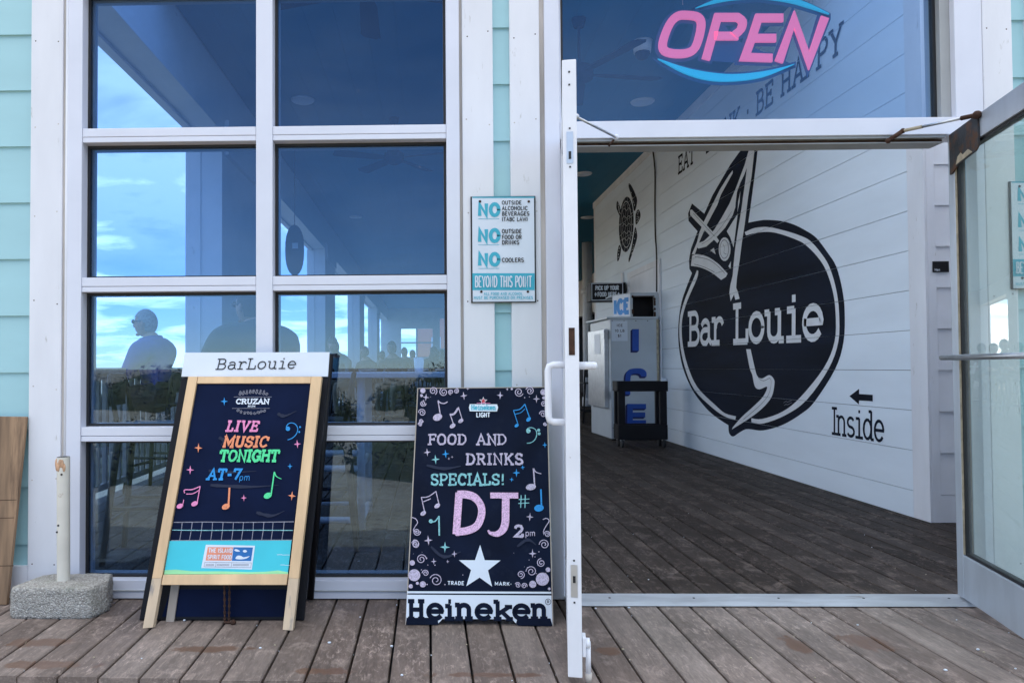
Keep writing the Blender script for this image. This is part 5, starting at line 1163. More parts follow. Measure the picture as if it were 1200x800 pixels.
for i in range(len(loops) - 1):
    for k in range(len(dense)):
        j = (k + 1) % len(dense); f = bmm.faces.new([loops[i][k], loops[i][j], loops[i + 1][j], loops[i + 1][k]]); f.smooth = True
bmm.faces.new(loops[-1]); bmm.faces.new(list(reversed(loops[0])))
bmesh.ops.recalc_face_normals(bmm, faces=bmm.faces[:])
me = bpy.data.meshes.new('stone_block'); bmm.to_mesh(me); bmm.free(); me.materials.append(M['stone'])
pb = empty('pole_base', (cx.x, cx.y, 0), 'pebbled concrete foot with a short yellowed pipe, left of the window', 'pole base')
o = bpy.data.objects.new('stone_block', me); COL.objects.link(o); parent_keep(o, pb)
q = on_z(74.5, 679, .13); zt = on_y(74, 535, q.y).z; r_ = (82 - 67.6) / 2 * q.y / F
b = MB(); b.tube([(q.x, q.y, .115), (q.x - .004, q.y, zt)], r_, 'pvc', 20, caps=False); b.tube([(q.x - .004, q.y, zt), (q.x - .004, q.y, zt - .002), (q.x - .004, q.y, zt - .2)], [r_, r_ * .86, r_ * .86], 'gasket', 20)
for dz, da in ((-.075, 1.2), (-.33, .4), (-.30, .7)): b.ball((q.x - .004 + r_ * math.sin(da - 1), q.y - r_ * math.cos(da - 1), zt + dz), .006, 'gasket', 6, 5, (1, .4, .8))
n_ = 9
for i in range(n_): t = -2.2 + 2.6 * i / n_; b.ball((q.x - .004 + (r_ - .001) * math.sin(t + .4), q.y - (r_ - .001) * math.cos(t + .4), zt - .035 - .012 * math.sin(i * 1.7)), .013, 'pipe_patch', 8, 6, (.7, .3, 1.5))
b.build('pipe', pb)
A = on_z(7.5, 709, 0); Bt = on_y(30.5, 488, FY - .02)
LP = Plane(A, (1, 0, 0), Bt - A)
b = MB(); slab(b, LP, [(30.5, 488), (7.5, 708.5), (-75, 706), (-48, 487)], -.022, 0, 'plank', .003)
for y_ in (585, 606, 662): slab(b, LP, [(19.5 + (y_ > 600) * -3, y_), (19.3 + (y_ > 600) * -3, y_ + .7), (-30, y_ + 2), (-30, y_ + 1)], .0002, .0006, 'rust')
o = b.build('wooden_plank'); tag(o, 'brown board leaning on the aqua siding at the far left', 'plank'); rebase(o, A)

# ================================================================== freezer, cart, pick-up sign
IX0, IX1, IY0, IY1 = on_z(712.5, 514, 0).x, WX - .06, 10.55, 11.6
IZ = on_y(735, 373.5, IY0).z
ic = empty('ice_freezer', ((IX0 + IX1) / 2, (IY0 + IY1) / 2, 0), 'grey ice freezer with blue vertical lettering against the mural wall', 'freezer')
LXB = IX0 - .055
b = MB(); b.prism([(IX0, IY0, .02), (IX1, IY0, .02), (IX1, IY1, .02), (LXB, IY1, .02)], (0, 0, IZ - .02), 'icebody', .012); b.prism([(IX0 + .01, IY0 + .01, 0), (IX1, IY0 + .01, 0), (IX1, IY1, 0), (LXB + .01, IY1, 0)], (0, 0, .018), 'black')
b.prism([(IX0 - .05, IY0 - .01, IZ + .001), (IX1, IY0 - .01, IZ + .001), (IX1, IY1, IZ + .001), (LXB - .07, IY1, IZ + .001)], (0, 0, .03), 'icebody', .006)
b.box(IX1 - .03, IX1 + .004, IY0 - .004, IY0 - .0005, .1, IZ - .01, 'bare'); b.box(IX0 + .015, IX1 - .035, IY0 - .003, IY0 - .0005, .175, .181, 'gasket'); b.box(IX0 + .002, IX0 + .010, IY0 - .003, IY0 - .0005, .04, IZ - .02, 'alu')
for i in range(5): b.ball((IX0 + .03 + i * .17, IY0 - .001, IZ - .03), .008, 'rust', 6, 4, (1, .3, 1))
b.build('cabinet', ic)
dL = Vector((LXB - IX0, IY1 - IY0, 0)).normalized(); nL = Vector((-dL.y, dL.x, 0))
b = MB(); c = Vector((IX0, IY0, 0)); b.prism([c + dL * .10 + nL * .002 + Vector((0, 0, .46)), c + dL * .98 + nL * .002 + Vector((0, 0, .46)), c + dL * .98 + nL * .002 + Vector((0, 0, IZ - .14)), c + dL * .10 + nL * .002 + Vector((0, 0, IZ - .14))], nL * .06, 'alu', .006); dr = b.build('door', ic)
for z in (.60, IZ - .28):
    b = MB(); b.prism([c + dL * .04 + nL * .063 + Vector((0, 0, z)), c + dL * .16 + nL * .063 + Vector((0, 0, z)), c + dL * .16 + nL * .063 + Vector((0, 0, z + .12)), c + dL * .04 + nL * .063 + Vector((0, 0, z + .12))], nL * .02, 'alu', .003); b.build('hinge', dr)
b = MB(); b.prism([c + dL * .3 + nL * .0635 + Vector((0, 0, 1.25)), c + dL * .6 + nL * .0635 + Vector((0, 0, 1.25)), c + dL * .6 + nL * .0635 + Vector((0, 0, 1.55)), c + dL * .3 + nL * .0635 + Vector((0, 0, 1.55))], nL * .002, 'signwhite'); b.build('notice', dr)
IP = Plane((IX0, IY0, 0), (1, 0, 0), (0, 0, 1))
a = Art(IP, .002, .0001)
def ice_px(pts, cx_, cy_): return [(738 + 0, 0)]
def ipoly(pts, sh=(-2.2, 2.0)):
    a.h = .002; a.poly_px([(x + sh[0], y + sh[1]) for x, y in pts], 'icedark')
    for i in range(len(pts)):
        (x0, y0), (x1, y1) = pts[i], pts[(i + 1) % len(pts)]; a.poly_px([(x0, y0), (x1, y1), (x1 + sh[0], y1 + sh[1]), (x0 + sh[0], y0 + sh[1])], 'icedark')
    a.h = .006; a.poly_px(pts, 'iceblue')
ipoly([(741, 385.5), (748.6, 385.5), (748.6, 411), (741, 411)])
ipoly(smooth([(757.5, 441), (757.3, 436), (753, 432), (744, 431.5), (737, 433), (733.5, 438), (732.8, 447)], n=3) + [(732.8, 462), (738.5, 462), (738.5, 445)] + smooth([(738.5, 445), (740, 438.6), (746, 437.4), (750, 438.4), (751.5, 441)], n=3))
ipoly([(735, 473), (757, 473), (757, 478.6), (741.5, 478.6), (741.5, 483), (756, 483), (756, 488.4), (741.5, 488.4), (741.5, 492), (757, 492), (757, 497.5), (735, 497.5)])
a.h = .002
a.build('lettering', ic)
b = MB(); p0, p1 = IP.p3(*IP.px(716.8, 399.5)), IP.p3(*IP.px(735.2, 376)); b.box(p0.x, p1.x, IY0 - .003, IY0 - .0005, p0.z, p1.z, 'signwhite'); nt_ = b.build('price_notice', ic)
a = Art(IP, .0045)
for t, x0, x1, y in (('ICE', 722.6, 729.5, 382.8), ('10 LB', 720.5, 731.5, 389), ('$1', 724, 728, 395)): a.text(t, (x0, y), (x1, y), (x0, y - 3.2), 'black', t=.17, serif=False, gap=.2)
a.build('lettering', nt_)
# housing on top with the lit panel
UX0, UX1 = on_y(738.5, 360, IY0 + .08).x, on_y(774, 360, IY0 + .08).x; UZ1 = on_y(756, 344, IY0 + .08).z
b = MB(); Z0 = IZ + .032; pL = Vector((UX0 - .17, IY0 + .42, 0))
y = IY0 + .08
hx0, hx1 = on_y(741.5, 360, y).x, on_y(766.5, 360, y).x; hz0, hz1 = on_y(750, 370.8, y).z, on_y(750, 347.5, y).z
b.box(UX0, hx0, y, y + .02, Z0, UZ1, 'icebody'); b.box(hx1, UX1, y, y + .02, Z0, UZ1, 'icebody'); b.box(hx0, hx1, y, y + .02, hz1, UZ1, 'icebody'); b.box(hx0, hx1, y, y + .02, Z0, hz0, 'icebody')
b.box(UX0 + .01, UX1, y + .75, y + .77, Z0, UZ1, 'icebody'); b.prism([(pL.x, pL.y, UZ1 - .001), (UX0, y, UZ1 - .001), (UX1, y, UZ1 - .001), (UX1, y + .77, UZ1 - .001), (pL.x, y + .77, UZ1 - .001)], (0, 0, .015), 'icebody')
b.box(UX1 - .01, UX1, y + .021, y + .749, Z0, UZ1 - .002, 'icebody'); b.box(UX0 + .03, UX1 - .03, y + .25, y + .27, Z0, UZ1 - .01, 'plastic')
for i in range(14):
    t = random.random(); b.box(hx0 - .004, hx1 + .006, y - .002, y - .0005, hz0 - .012 if i % 2 else hz1, (hz0 if i % 2 else hz1 + .012), 'rust') if i < 2 else b.ball((random.choice([hx0, hx1 + .01]), y - .001, hz0 + t * (hz1 - hz0)), .018, 'rust', 6, 5, (1, .2, 1.3))
b.build('compressor_box', ic)
b = MB(); b.prism([(pL.x, pL.y, Z0), (UX0 - .001, y, Z0), (UX0 - .001, y, UZ1 - .002), (pL.x, pL.y, UZ1 - .002)], Vector((.5, .55, 0)).normalized() * .02, 'signwhite'); lp_ = b.build('panel', ic)
SP = Plane((pL.x, pL.y, Z0), Vector((UX0, y, 0)) - pL, (0, 0, 1)); W_ = (Vector((UX0, y, 0)) - pL).length; Hh = UZ1 - Z0
a = Art(SP, .002)
def utext(a, txt, u0, u1, v0, v1, mat, t, **k):
    class Q: pass
    keep = a.P.px; a.P.px = lambda x, y: (x, y); a.text(txt, (u0, v0), (u1, v0), (u0, v1), mat, t=t, **k); del a.P.px
utext(a, 'ICE', W_ * .1, W_ * .92, Hh * .12, Hh * .86, 'icesign', .26, serif=False, gap=.2); a.build('lettering', lp_)
# utility cart
CY0, CY1 = 9.55, 9.80; cx0, cx1 = on_y(724.5, 490, CY0).x, on_y(782.5, 490, CY0).x
ct = empty('utility_cart', ((cx0 + cx1) / 2, CY0, 0), 'black two-tier plastic utility cart in front of the freezer', 'cart')
zt = on_y(753, 446.5, CY0).z; zt0 = on_y(753, 458.5, CY0).z; zb1 = on_y(753, 497.5, CY0).z; zb0 = on_y(753, 515, CY0).z
b = MB(); b.box(cx0 - .01, cx1 + .01, CY0, CY0 + .03, zt0, zt, 'plastic', .008); b.box(cx0 - .01, cx1 + .01, CY1 - .03, CY1, zt0, zt, 'plastic', .008); b.box(cx0 - .01, cx0 + .02, CY0 + .031, CY1 - .031, zt0, zt, 'plastic', .005); b.box(cx1 - .02, cx1 + .01, CY0 + .031, CY1 - .031, zt0, zt, 'plastic', .005); b.box(cx0 + .021, cx1 - .021, CY0 + .031, CY1 - .031, zt0, zt0 + .03, 'plastic'); b.build('top_tray', ct)
b = MB(); b.box(cx0, cx1, CY0, CY0 + .03, zb0, zb1, 'plastic', .008); b.box(cx0, cx1, CY1 - .03, CY1, zb0, zb1, 'plastic', .008); b.box(cx0, cx0 + .03, CY0 + .031, CY1 - .031, zb0, zb1, 'plastic', .005); b.box(cx1 - .03, cx1, CY0 + .031, CY1 - .031, zb0, zb1, 'plastic', .005); b.box(cx0 + .031, cx1 - .031, CY0 + .031, CY1 - .031, zb0, zb0 + .03, 'plastic'); b.build('bottom_tray', ct)
for x in (cx0 + .005, cx1 - .095):
    for yy in (CY0 + .004, CY1 - .06):
        b = MB(); b.box(x, x + .09, yy, yy + .055, zb1 + .001, zt0 - .001, 'plastic', .008); b.build('post', ct)
        b = MB(); xx = x + .05; b.tube([(xx - .016, yy + .03, .055), (xx + .016, yy + .03, .055)], .054, 'gasket', 14); b.box(xx - .024, xx + .024, yy + .012, yy + .045, .09, zb0 - .001, 'alu', .003); b.build('caster', ct)
b = MB(); p = on_y(778, 446, CY0 + .1); b.tube([(p.x, CY0 + .1, zt0 + .032), (p.x, CY0 + .1, zt + .03)], [.03, .038], 'signwhite', 12)
o = b.build('paper_cup'); tag(o, 'white paper cup on the black cart', 'cup'); rebase(o, (p.x, CY0 + .1, zt0 + .03))
# pick-up sign
py0 = 12.35; p0, p1 = on_y(692.5, 352.5, py0), on_y(731, 331, py0)
pk = empty('pickup_sign', ((p0.x + p1.x) / 2, py0, p0.z), 'black box sign above the freezer reading pick up your food here', 'sign')
b = MB(); b.box(p0.x, WX - .035, py0, py0 + .35, p0.z, p1.z, 'plastic', .004); b.build('sign_box', pk)
KP = Plane((p0.x, py0 - .001, p0.z), (1, 0, 0), (0, 0, 1)); a = Art(KP, .0015)
a.stroke_px([(693.4, 332.2), (729.6, 331.6), (729.8, 351), (693.6, 351.6)], .9, 'signwhite', True)
a.text('PICK UP YOUR', (697.8, 340.4), (725, 340), (697.8, 334.6), 'signwhite', t=.2, serif=False, gap=.16); a.text('FOOD HERE', (700.4, 347.8), (722.6, 347.5), (700.4, 342), 'signwhite', t=.2, serif=False, gap=.16)
for x in (698, 724.8): a.poly_px([(x - 1.3, 344.8), (x, 342), (x + 1.3, 344.8), (x, 347.8)], 'signwhite')
a.build('lettering', pk)

# ================================================================== furniture
def bar_stool(X, Y, rz, label):
    o = empty('bar_stool', (0, 0, 0), label, 'stool', 'black metal bar stools')
    b = MB(); b.box(-.17, .17, -.17, .17, .735, .76, 'blackmetal', .01); b.build('seat', o)
    for sx in (-1, 1):
        for sy in (-1, 1):
            b = MB(); b.tube([(sx * .145, sy * .145, .74), (sx * .215, sy * .215, .0)], [.022, .017], 'blackmetal', 8); b.build('leg', o)
    for z, k in ((.30, .187), (.22, .195)):
        prs = ((-1, -1, 1, -1), (-1, 1, 1, 1)) if z == .22 else ((-1, -1, -1, 1), (1, -1, 1, 1))
        for x0, y0, x1, y1 in prs:
            b = MB(); b.tube([(x0 * k, y0 * k, z), (x1 * k, y1 * k, z)], .012, 'blackmetal', 8); b.build('footrest', o)
    b = MB(); b.tube([(-.16, -.15, .75), (-.17, -.19, .98), (-.14, -.2, 1.03), (.14, -.2, 1.03), (.17, -.19, .98), (.16, -.15, .75)], .014, 'blackmetal', 8); b.box(-.16, .16, -.203, -.193, .86, 1.02, 'blackmetal'); b.build('backrest', o)
    o.location = (X, Y, 0); o.rotation_euler = (0, 0, rz)
    return o
st0 = bar_stool(-1.60, 4.17, R(-82), 'black metal bar stool close behind the lower left window pane')
def stool(X, Y, rz, label):
    o = copy_tree(st0); o['label'] = label; o.location = (X, Y, 0); o.rotation_euler = (0, 0, rz); return o
stool(-.66, 4.42, R(95), 'black metal bar stool behind the glass just right of the poster stand')
stool(-2.38, 6.38, R(82), 'black metal bar stool under the man in the blue jacket')
stool(-1.15, 4.98, R(55), 'black metal bar stool under the man in the grey jacket')
stool(3.05, 13.9, R(10), 'black metal bar stool standing far back left of the ice freezer')
TZ = 1.035
def bar_table(X0, X1, Y0, Y1, label, posts):
    o = empty('bar_table', ((X0 + X1) / 2, (Y0 + Y1) / 2, 0), label, 'table', 'white high tables in the hall')
    b = MB(); b.box(X0, X1, Y0, Y1, TZ - .035, TZ, 'tablewhite', .006); b.build('table_top', o)
    for x in posts:
        for yy in (Y0 + .10, Y1 - .10):
            b = MB(); b.tube([(x, yy, 0), (x, yy, TZ - .036)], .028, 'tablewhite', 12); b.build('leg', o)
        for z in (.06, .42):
            b = MB(); b.tube([(x, Y0 + .10, z), (x, Y1 - .10, z)], .022, 'tablewhite', 10); b.build('stretcher', o)
    for z in (.06, .18, .40, .50):
        b = MB(); b.tube([(posts[0], Y0 + .10, z), (posts[1], Y0 + .10, z)], .022, 'tablewhite', 10); b.build('foot_rail', o)
    return o
bar_table(-1.0, .36, 4.72, 5.5, 'long white high table nearest the right half of the window', (-.92, -.455, .28))
bar_table(-2.3, .6, 12.9, 13.7, 'long white high table among the seated guests deep in the hall', (-2.2, -.8, .5))
bar_table(-1.6, .9, 18.9, 19.6, 'farthest white high table, in front of the cross-barred window', (-1.5, -.3, .8))
b = MB(); b.tube([(-.62 + .55, 5.0, TZ), (-.62 + .55, 5.0, TZ + .10)], [.03, .038], 'signwhite', 12); o = b.build('drink_cup'); tag(o, 'small cup standing on the nearest white high table', 'cup'); rebase(o, (-.07, 5.0, TZ))
b = MB(); p = on_y(506, 420, 5.1); b.tube([(p.x, 5.1, TZ), (p.x, 5.1, TZ + .10), (p.x, 5.1, TZ + .13), (p.x, 5.1, TZ + .17)], [.025, .025, .012, .011], 'plastic', 12); o = b.build('sauce_bottle'); tag(o, 'dark bottle on the nearest high table at its right end', 'bottle'); rebase(o, (p.x, 5.1, TZ))

# ================================================================== people
M['skin'] = pmat('skin', (0.42, 0.24, 0.17), 0.55, var=0.08, scale=20)
M['hair_grey'] = pmat('grey_hair', (0.30, 0.29, 0.28), 0.8, var=0.3, scale=60)
M['hair_dark'] = pmat('dark_hair', (0.03, 0.022, 0.018), 0.7, var=0.3, scale=60)
M['cl_blue'] = pmat('blue_cloth', (0.010, 0.045, 0.32), 0.85, var=0.2, bmp=.2, bscale=20)
M['cl_slate'] = pmat('slate_cloth', (0.03, 0.037, 0.052), 0.85, var=0.2, bmp=.2, bscale=20)
M['cl_white'] = pmat('pale_cloth', (0.28, 0.29, 0.31), 0.85, var=0.1)
M['cl_teal'] = pmat('teal_cloth', (0.10, 0.22, 0.25), 0.85, var=0.2)
M['cl_red'] = pmat('red_cloth', (0.3, 0.07, 0.07), 0.85, var=0.2)
M['cl_navy'] = pmat('navy_trousers', (0.018, 0.022, 0.04), 0.85, var=0.2)
M['cl_khaki'] = pmat('khaki_trousers', (0.28, 0.23, 0.16), 0.85, var=0.2)
M['shoe'] = pmat('shoe_leather', (0.05, 0.035, 0.03), 0.6)
def person(X, Y, seat, rz, label, shirt, trousers, hair, group=None, scale=1.0, glasses=False, long_hair=False, lean=0.06, bulk=1.0, sub=1, sleeve=True):
    o = empty('person', (X, Y, seat), label, 'person', group, rz)
    V = []; E = []; RD = []; LB = []
    def add(p, r, lab, par=None):
        V.append(Vector(p) * scale); RD.append(r * scale); LB.append(lab)
        if par is not None: E.append((par, len(V) - 1))
        return len(V) - 1
    k = bulk
    pel = add((0, 0, .09), .15 * k, 1); ab = add((0, lean * .4, .26), .145 * k, 0, pel); ch = add((0, lean, .42), .155 * k, 0, ab); ub = add((0, lean * 1.1, .515), .115 * k, 0, ch)
    nk = add((0, lean * 1.3 + .01, .585), .072 * (.6 + .4 * k), 2, ub); hd = add((0, lean * 1.6 + .02, .66), .066, 2, nk)
    for s in (-1, 1):
        sh = add((s * .19 * k, lean, .485), .082 * k, 0, ub); ua = add((s * .225 * k, lean + .05, .36), .056 * k, 0, sh); el = add((s * .245 * k, lean + .12, .235), .046, 0, ua)
        fa = add((s * .215, lean + .25, .265), .040, 0 if sleeve else 2, el); wr = add((s * .17, lean + .36, .285), .027, 2, fa)
        pm_ = add((s * .155, lean + .42, .285), .030, 2, wr)
        for i, (dx, ln) in enumerate(((-.030, .060), (-.010, .074), (.010, .078), (.030, .070))):
            f1 = add((s * .155 + dx, lean + .46, .283), .0105, 2, pm_); f2 = add((s * .155 + dx * 1.1, lean + .46 + ln * .5, .278), .0095, 2, f1); add((s * .155 + dx * 1.1, lean + .46 + ln * .85, .258), .0085, 2, f2)
        t1 = add((s * .155 - s * .040, lean + .42, .280), .0115, 2, pm_); add((s * .155 - s * .052, lean + .46, .268), .0095, 2, t1)
        hp = add((s * .10, .03, .07), .105 * k, 1, pel); th = add((s * .13, .24, .085), .085 * k, 1, hp); kn = add((s * .14, .44, .085), .064, 1, th)
        cf = add((s * .14, .45, -.14), .054, 1, kn); an = add((s * .135, .43, -.36), .038, 1, cf); hl = add((s * .135, .42, -.405), .038, 3, an); add((s * .14, .55, -.42), .036, 3, hl)
    me = bpy.data.meshes.new('skel'); bm = bmesh.new(); sk = bm.verts.layers.skin.verify()
    vs_ = [bm.verts.new(v) for v in V]
    for i, v in enumerate(vs_): v[sk].radius = (RD[i], RD[i] * (.74 if i in (1, 2, 3, 0) else 1)); v[sk].use_root = (i == 0)
    for e in E: bm.edges.new((vs_[e[0]], vs_[e[1]]))
    bm.to_mesh(me); bm.free()
    t = bpy.data.objects.new('skel', me); COL.objects.link(t)
    md = t.modifiers.new('skin', 'SKIN'); md.use_smooth_shade = True; sd = t.modifiers.new('sub', 'SUBSURF'); sd.levels = sub; sd.render_levels = sub
    bpy.context.view_layer.update(); dg = bpy.context.evaluated_depsgraph_get()
    body = bpy.data.meshes.new_from_object(t.evaluated_get(dg)); bpy.data.objects.remove(t)
    body.name = 'body'; body.materials.clear()
    for mt in (shirt, trousers, 'skin', 'shoe'): body.materials.append(M[mt])
    for p in body.polygons:
        c = p.center; j = min(range(len(V)), key=lambda i: (V[i] - c).length - RD[i] * .6); p.material_index = LB[j]; p.use_smooth = True
    # head: skull, jaw, nose, ears in the same mesh
    bm = bmesh.new(); bm.from_mesh(body); hc = Vector((0, lean * 1.7 + .045, .735)) * scale
    g = bmesh.ops.create_uvsphere(bm, u_segments=20, v_segments=14, radius=1)
    for v in g['verts']:
        x, y, z = v.co
        jaw = 1 - .28 * max(0, -z) ** 1.3
        v.co = Vector((x * .077 * jaw, y * (.098 if y > 0 else .104) * (1 - .10 * max(0, -z)) + (.012 * max(0, -z) if y > 0 else .02 * max(0, -z)), z * .120)) * scale + hc
    hf = {f for v in g['verts'] for f in v.link_faces}
    for (cx_, cy_, cz_, sx, sy, sz) in ((0, .100, -.016, .013, .018, .024), (0, .078, -.062, .024, .012, .006), (0, .070, -.10, .026, .018, .014), (.079, -.01, -.012, .010, .020, .032), (-.079, -.01, -.012, .010, .020, .032), (0, .092, .022, .045, .012, .010)):
        g = bmesh.ops.create_uvsphere(bm, u_segments=8, v_segments=6, radius=1, matrix=Matrix.Translation(hc + Vector((cx_, cy_, cz_)) * scale) @ Matrix.Diagonal((sx * scale, sy * scale, sz * scale, 1)))
        hf |= {f for v in g['verts'] for f in v.link_faces}
    for f in hf: f.material_index = 2; f.smooth = True
    bm.to_mesh(body); bm.free()
    bo = bpy.data.objects.new('body', body); COL.objects.link(bo); bo.parent = o
    # hair cap
    bm = bmesh.new(); g = bmesh.ops.create_uvsphere(bm, u_segments=20, v_segments=14, radius=1)
    dead = []
    for v in g['verts']:
        x, y, z = v.co; jit = 1 + random.uniform(-.012, .02)
        lim = .34 if y > .45 else (-.05 if y > 0 else (-.75 if not long_hair else -1.2))
        if z < lim: dead.append(v)
        ext = (1.25 if (long_hair and z < 0) else 1)
        v.co = Vector((x * .083 * jit, y * .108 * jit - .004, z * .126 * jit * ext + .002)) * scale + hc
    bmesh.ops.delete(bm, geom=dead, context='VERTS')
    for f in bm.faces: f.smooth = True
    me = bpy.data.meshes.new('hair'); bm.to_mesh(me); bm.free(); me.materials.append(M[hair]); ho = bpy.data.objects.new('hair', me); COL.objects.link(ho); ho.parent = o
    if glasses:
        b = MB(); n_ = 16; b.tube([Vector((.082 * k * math.cos(2 * math.pi * i / n_), lean * 1.35 + .012 + .080 * math.sin(2 * math.pi * i / n_), .592 + .018 * math.sin(2 * math.pi * i / n_ + math.pi))) * scale for i in range(n_ + 1)], .020, shirt, 8); co = b.build('collar'); co.parent = o
        b = MB()
        for s in (-1, 1):
            b.ball(hc + Vector((s * .036, .094, .014)) * scale, .028 * scale, 'gasket', 10, 8, (1, .35, .72)); b.tube([hc + Vector((s * .066, .088, .02)) * scale, hc + Vector((s * .082, -.01, .012)) * scale], .0045 * scale, 'gasket', 6)
        b.tube([hc + Vector((-.02, .100, .02)) * scale, hc + Vector((.02, .100, .02)) * scale], .004, 'gasket', 6)
        go = b.build('sunglasses'); go.parent = o
    return o
SEAT = .765
# two men at the window, facing left
person(-2.38, 6.38, SEAT - .03, R(82), 'grey-haired man in a blue jacket and sunglasses seated behind the left window', 'cl_blue', 'cl_navy', 'hair_grey', glasses=True, bulk=1.28, sub=2)
person(-1.15, 4.98, SEAT, R(55), 'large man in a slate jacket and sunglasses behind the window mullion', 'cl_slate', 'cl_navy', 'hair_dark', glasses=True, bulk=1.55, sub=2)
G = 'guests at the far high tables'
folk = [(395, 12.7, 20, 'cl_white', 'hair_dark', 'leftmost guest at the far tables, in a pale top'), (404.5, 12.5, 160, 'cl_teal', 'hair_dark', 'guest in a teal top second from the left at the far tables'),
        (431, 14.2, 170, 'cl_slate', 'hair_dark', 'guest in a dark slate top beside a narrow gap of sky'), (446, 18.4, 185, 'cl_white', 'hair_dark', 'small distant guest in a pale top just right of the dark slate guest'),
        (461.5, 12.4, 178, 'cl_navy', 'hair_dark', 'guest in navy in the middle of the far group'), (475, 18.2, 150, 'cl_slate', 'hair_dark', 'distant guest right under the left half of the barred window'),
        (486, 20.2, 20, 'cl_white', 'hair_dark', 'distant pale-topped guest under the middle of the barred window'), (504, 18.3, 200, 'cl_slate', 'hair_dark', 'distant guest under the right edge of the barred window'),
        (511, 20.2, -20, 'cl_red', 'hair_dark', 'distant guest in red near the right end of the far group'), (519, 18.0, 190, 'cl_navy', 'hair_dark', 'rightmost distant guest in navy beside the window jamb')]
for px, d, rz, sh, hr, lab in folk:
    person(on_y(px, 410, d).x, d, .66 + .07 * random.random(), R(rz + random.uniform(-25, 25)), lab, sh, 'cl_khaki' if px % 2 else 'cl_navy', hr, G, long_hair=(px in (404.5, 475, 486)), lean=random.choice([.04, .10, .16]), scale=random.uniform(.93, 1.04))
    stool(on_y(px, 410, d).x, d, R(rz), 'stool of the ' + lab.split(',')[0].replace(' at the far tables', '').replace('distant ', ''))

# ================================================================== small litter in the deck gaps
random.seed(5)
b = MB()
spots = [(305, 758), (322, 755), (386, 752), (422, 722), (428, 698), (459, 756), (465, 708), (466, 701), (547, 754), (475, 789), (471, 790), (600, 796), (693, 702), (698, 712), (737, 711), (770, 705), (845, 703), (848, 706), (730, 760), (738, 772), (880, 770), (1056, 699), (1120, 700), (1121, 725), (1147, 737), (1146, 760), (1153, 763), (1143, 785), (1108, 784), (955, 793), (686, 752), (516, 680), (1005, 731), (1190, 782), (216, 726), (166, 770), (110, 769), (740, 681), (760, 678), (1085, 672)]
for x, y in spots:
    p = on_z(x, y, .004); r_ = random.uniform(.002, .0055); b.ball((p.x, p.y, r_ * .6), r_, 'signwhite' if random.random() < .75 else 'bare', 6, 5, (random.uniform(.8, 1.6), random.uniform(.7, 1.2), .7))
for i in range(110):
    k = random.randint(-14, 22); x = k * PITCHB + random.uniform(-.004, .004); y = random.uniform(2.48, 5.5); r_ = random.uniform(.001, .003); b.ball((x, y, -.004), r_, 'signwhite' if random.random() < .5 else 'bare', 5, 4)
o = b.build('grit'); tag(o, 'white shell grit caught along the deck gaps', 'grit', kind='stuff')

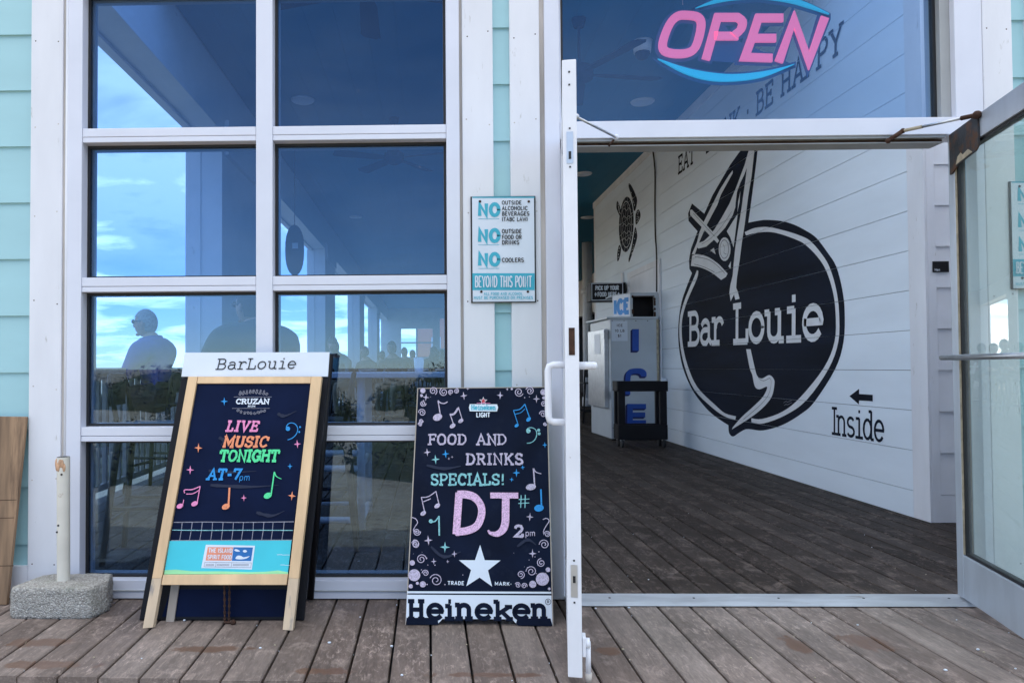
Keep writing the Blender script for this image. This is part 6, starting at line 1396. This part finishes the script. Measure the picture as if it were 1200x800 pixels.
# ================================================================== dune scrub behind the viewer (seen mirrored in the panes) and beyond the rail
def leafmat():
    m, nt, b = newmat('scrub_leaf'); oi = nt.nodes.new('ShaderNodeNewGeometry')
    c = ramp(nt, noise(nt, 1.2, 3), [(0.3, (0.025, 0.04, 0.014)), (0.5, (0.05, 0.06, 0.022)), (0.7, (0.10, 0.09, 0.045))])
    nt.links.new(c, b.inputs['Base Color']); b.inputs['Roughness'].default_value = .75
    return m
M['leaf'] = leafmat()
def scrub(name, centres, n, label):
    random.seed(21); vs_, fs = [], []
    for (cx_, cy_, r_, h) in centres:
        z0 = gz(cx_, cy_) if abs(cx_) < 60 else GZ
        nu, nv = 10, 5; k0 = len(vs_)
        for j in range(nv):
            e_ = (j / (nv - 1)) * math.pi / 2
            for i in range(nu):
                t_ = 2 * math.pi * i / nu; w_ = 1 + .16 * math.sin(3 * t_ + cx_ * 5) + .1 * math.sin(5 * t_ + cy_ * 3)
                vs_.append(Vector((cx_ + r_ * .86 * w_ * math.cos(e_) * math.cos(t_), cy_ + r_ * .86 * w_ * math.cos(e_) * math.sin(t_), z0 - .05 + h * .84 * math.sin(e_) * (1 if j < nv - 1 else 1))))
        for j in range(nv - 1):
            for i in range(nu): fs.append((k0 + j * nu + i, k0 + j * nu + (i + 1) % nu, k0 + (j + 1) * nu + (i + 1) % nu, k0 + (j + 1) * nu + i))
        for i in range(int(n * r_ * h)):
            a_ = random.random() * 2 * math.pi; q = math.sqrt(random.random()); x = cx_ + r_ * q * math.cos(a_); y = cy_ + r_ * q * math.sin(a_)
            top = h * math.sqrt(max(0, 1 - q * q * .9)) * (0.8 + 0.2 * math.sin(x * 7 + y * 5)); z = z0 + top * (.55 + .5 * random.random())
            d = Vector((random.gauss(0, 1), random.gauss(0, 1), random.gauss(.5, 1))).normalized(); s_ = random.uniform(.03, .075); u = d.orthogonal().normalized() * s_ * .35; l = d * s_
            p = Vector((x, y, z)); k = len(vs_); vs_ += [p - u, p + l, p + u, p - l * .6]; fs.append((k, k + 1, k + 2, k + 3))
    me = bpy.data.meshes.new(name); me.from_pydata(vs_, [], fs); me.materials.append(M['leaf']); o = bpy.data.objects.new(name, me); COL.objects.link(o); tag(o, label, 'shrubs', kind='stuff'); return o
cs = []
random.seed(9)
for i in range(46): cs.append((random.uniform(-9, 13), random.uniform(-2.8, -7), random.uniform(.5, 1.1), random.uniform(.35, .8)))
for i in range(40): cs.append((random.uniform(-22, 26), random.uniform(-7, -16), random.uniform(1.0, 2.0), random.uniform(.8, 1.45)))
scrub('dune_scrub', cs, 1300, 'green and straw dune scrub mirrored in the lower window panes')
cs = [(random.uniform(-16, -5), random.uniform(4, 40), random.uniform(.6, 1.4), random.uniform(.3, .7)) for i in range(46)]
scrub('beach_grass', cs, 420, 'low dune grass beyond the picket railing on the open side')
# salmon house beyond the far window
ph = empty('beach_house', (3, 66, GZ), 'small salmon coloured house seen through the far barred window', 'house')
b = MB(); b.box(-1.0, 8, 62, 70, GZ, 5.6, 'cl_house' if 'cl_house' in M else 'orange'); b.build('wall', ph)
b = MB(); b.prism([(-1.5, 61.5, 5.6), (8.5, 61.5, 5.6), (3.5, 61.5, 7.6)], (0, 9, 0), 'woodgrey'); b.build('roof', ph)
b = MB(); b.box(.2, 1.0, 61.95, 61.99, 2.2, 3.6, 'signwhite'); b.build('window', ph)

# dark oval board hung from the ceiling by the open side
o_ = empty('hanging_board', (0, 0, 0), 'dark oval board hanging by the open side, seen in the second right window pane', 'board')
d_ = 10.0; c_ = on_y(345, 293, d_); o_.location = c_
b = MB(); hh, ww = 30 * d_ / F, 11 * d_ / F
b.prism([(c_.x + ww * math.cos(t), d_, c_.z + hh * (abs(math.sin(t)) ** .8) * (1 if math.sin(t) > 0 else -1)) for t in (2 * math.pi * i / 24 for i in range(24))], (.0, .04, 0), 'navy'); b.build('panel', o_)
b = MB(); b.box(c_.x - .03, c_.x + .05, d_ - .002, d_ - .0005, c_.z + .02, c_.z + .10, 'signwhite'); b.build('emblem', o_)
b = MB(); b.tube([(c_.x, d_ + .02, c_.z + hh), (c_.x, d_ + .02, CEIL)], .006, 'gasket', 6); b.build('cord', o_)
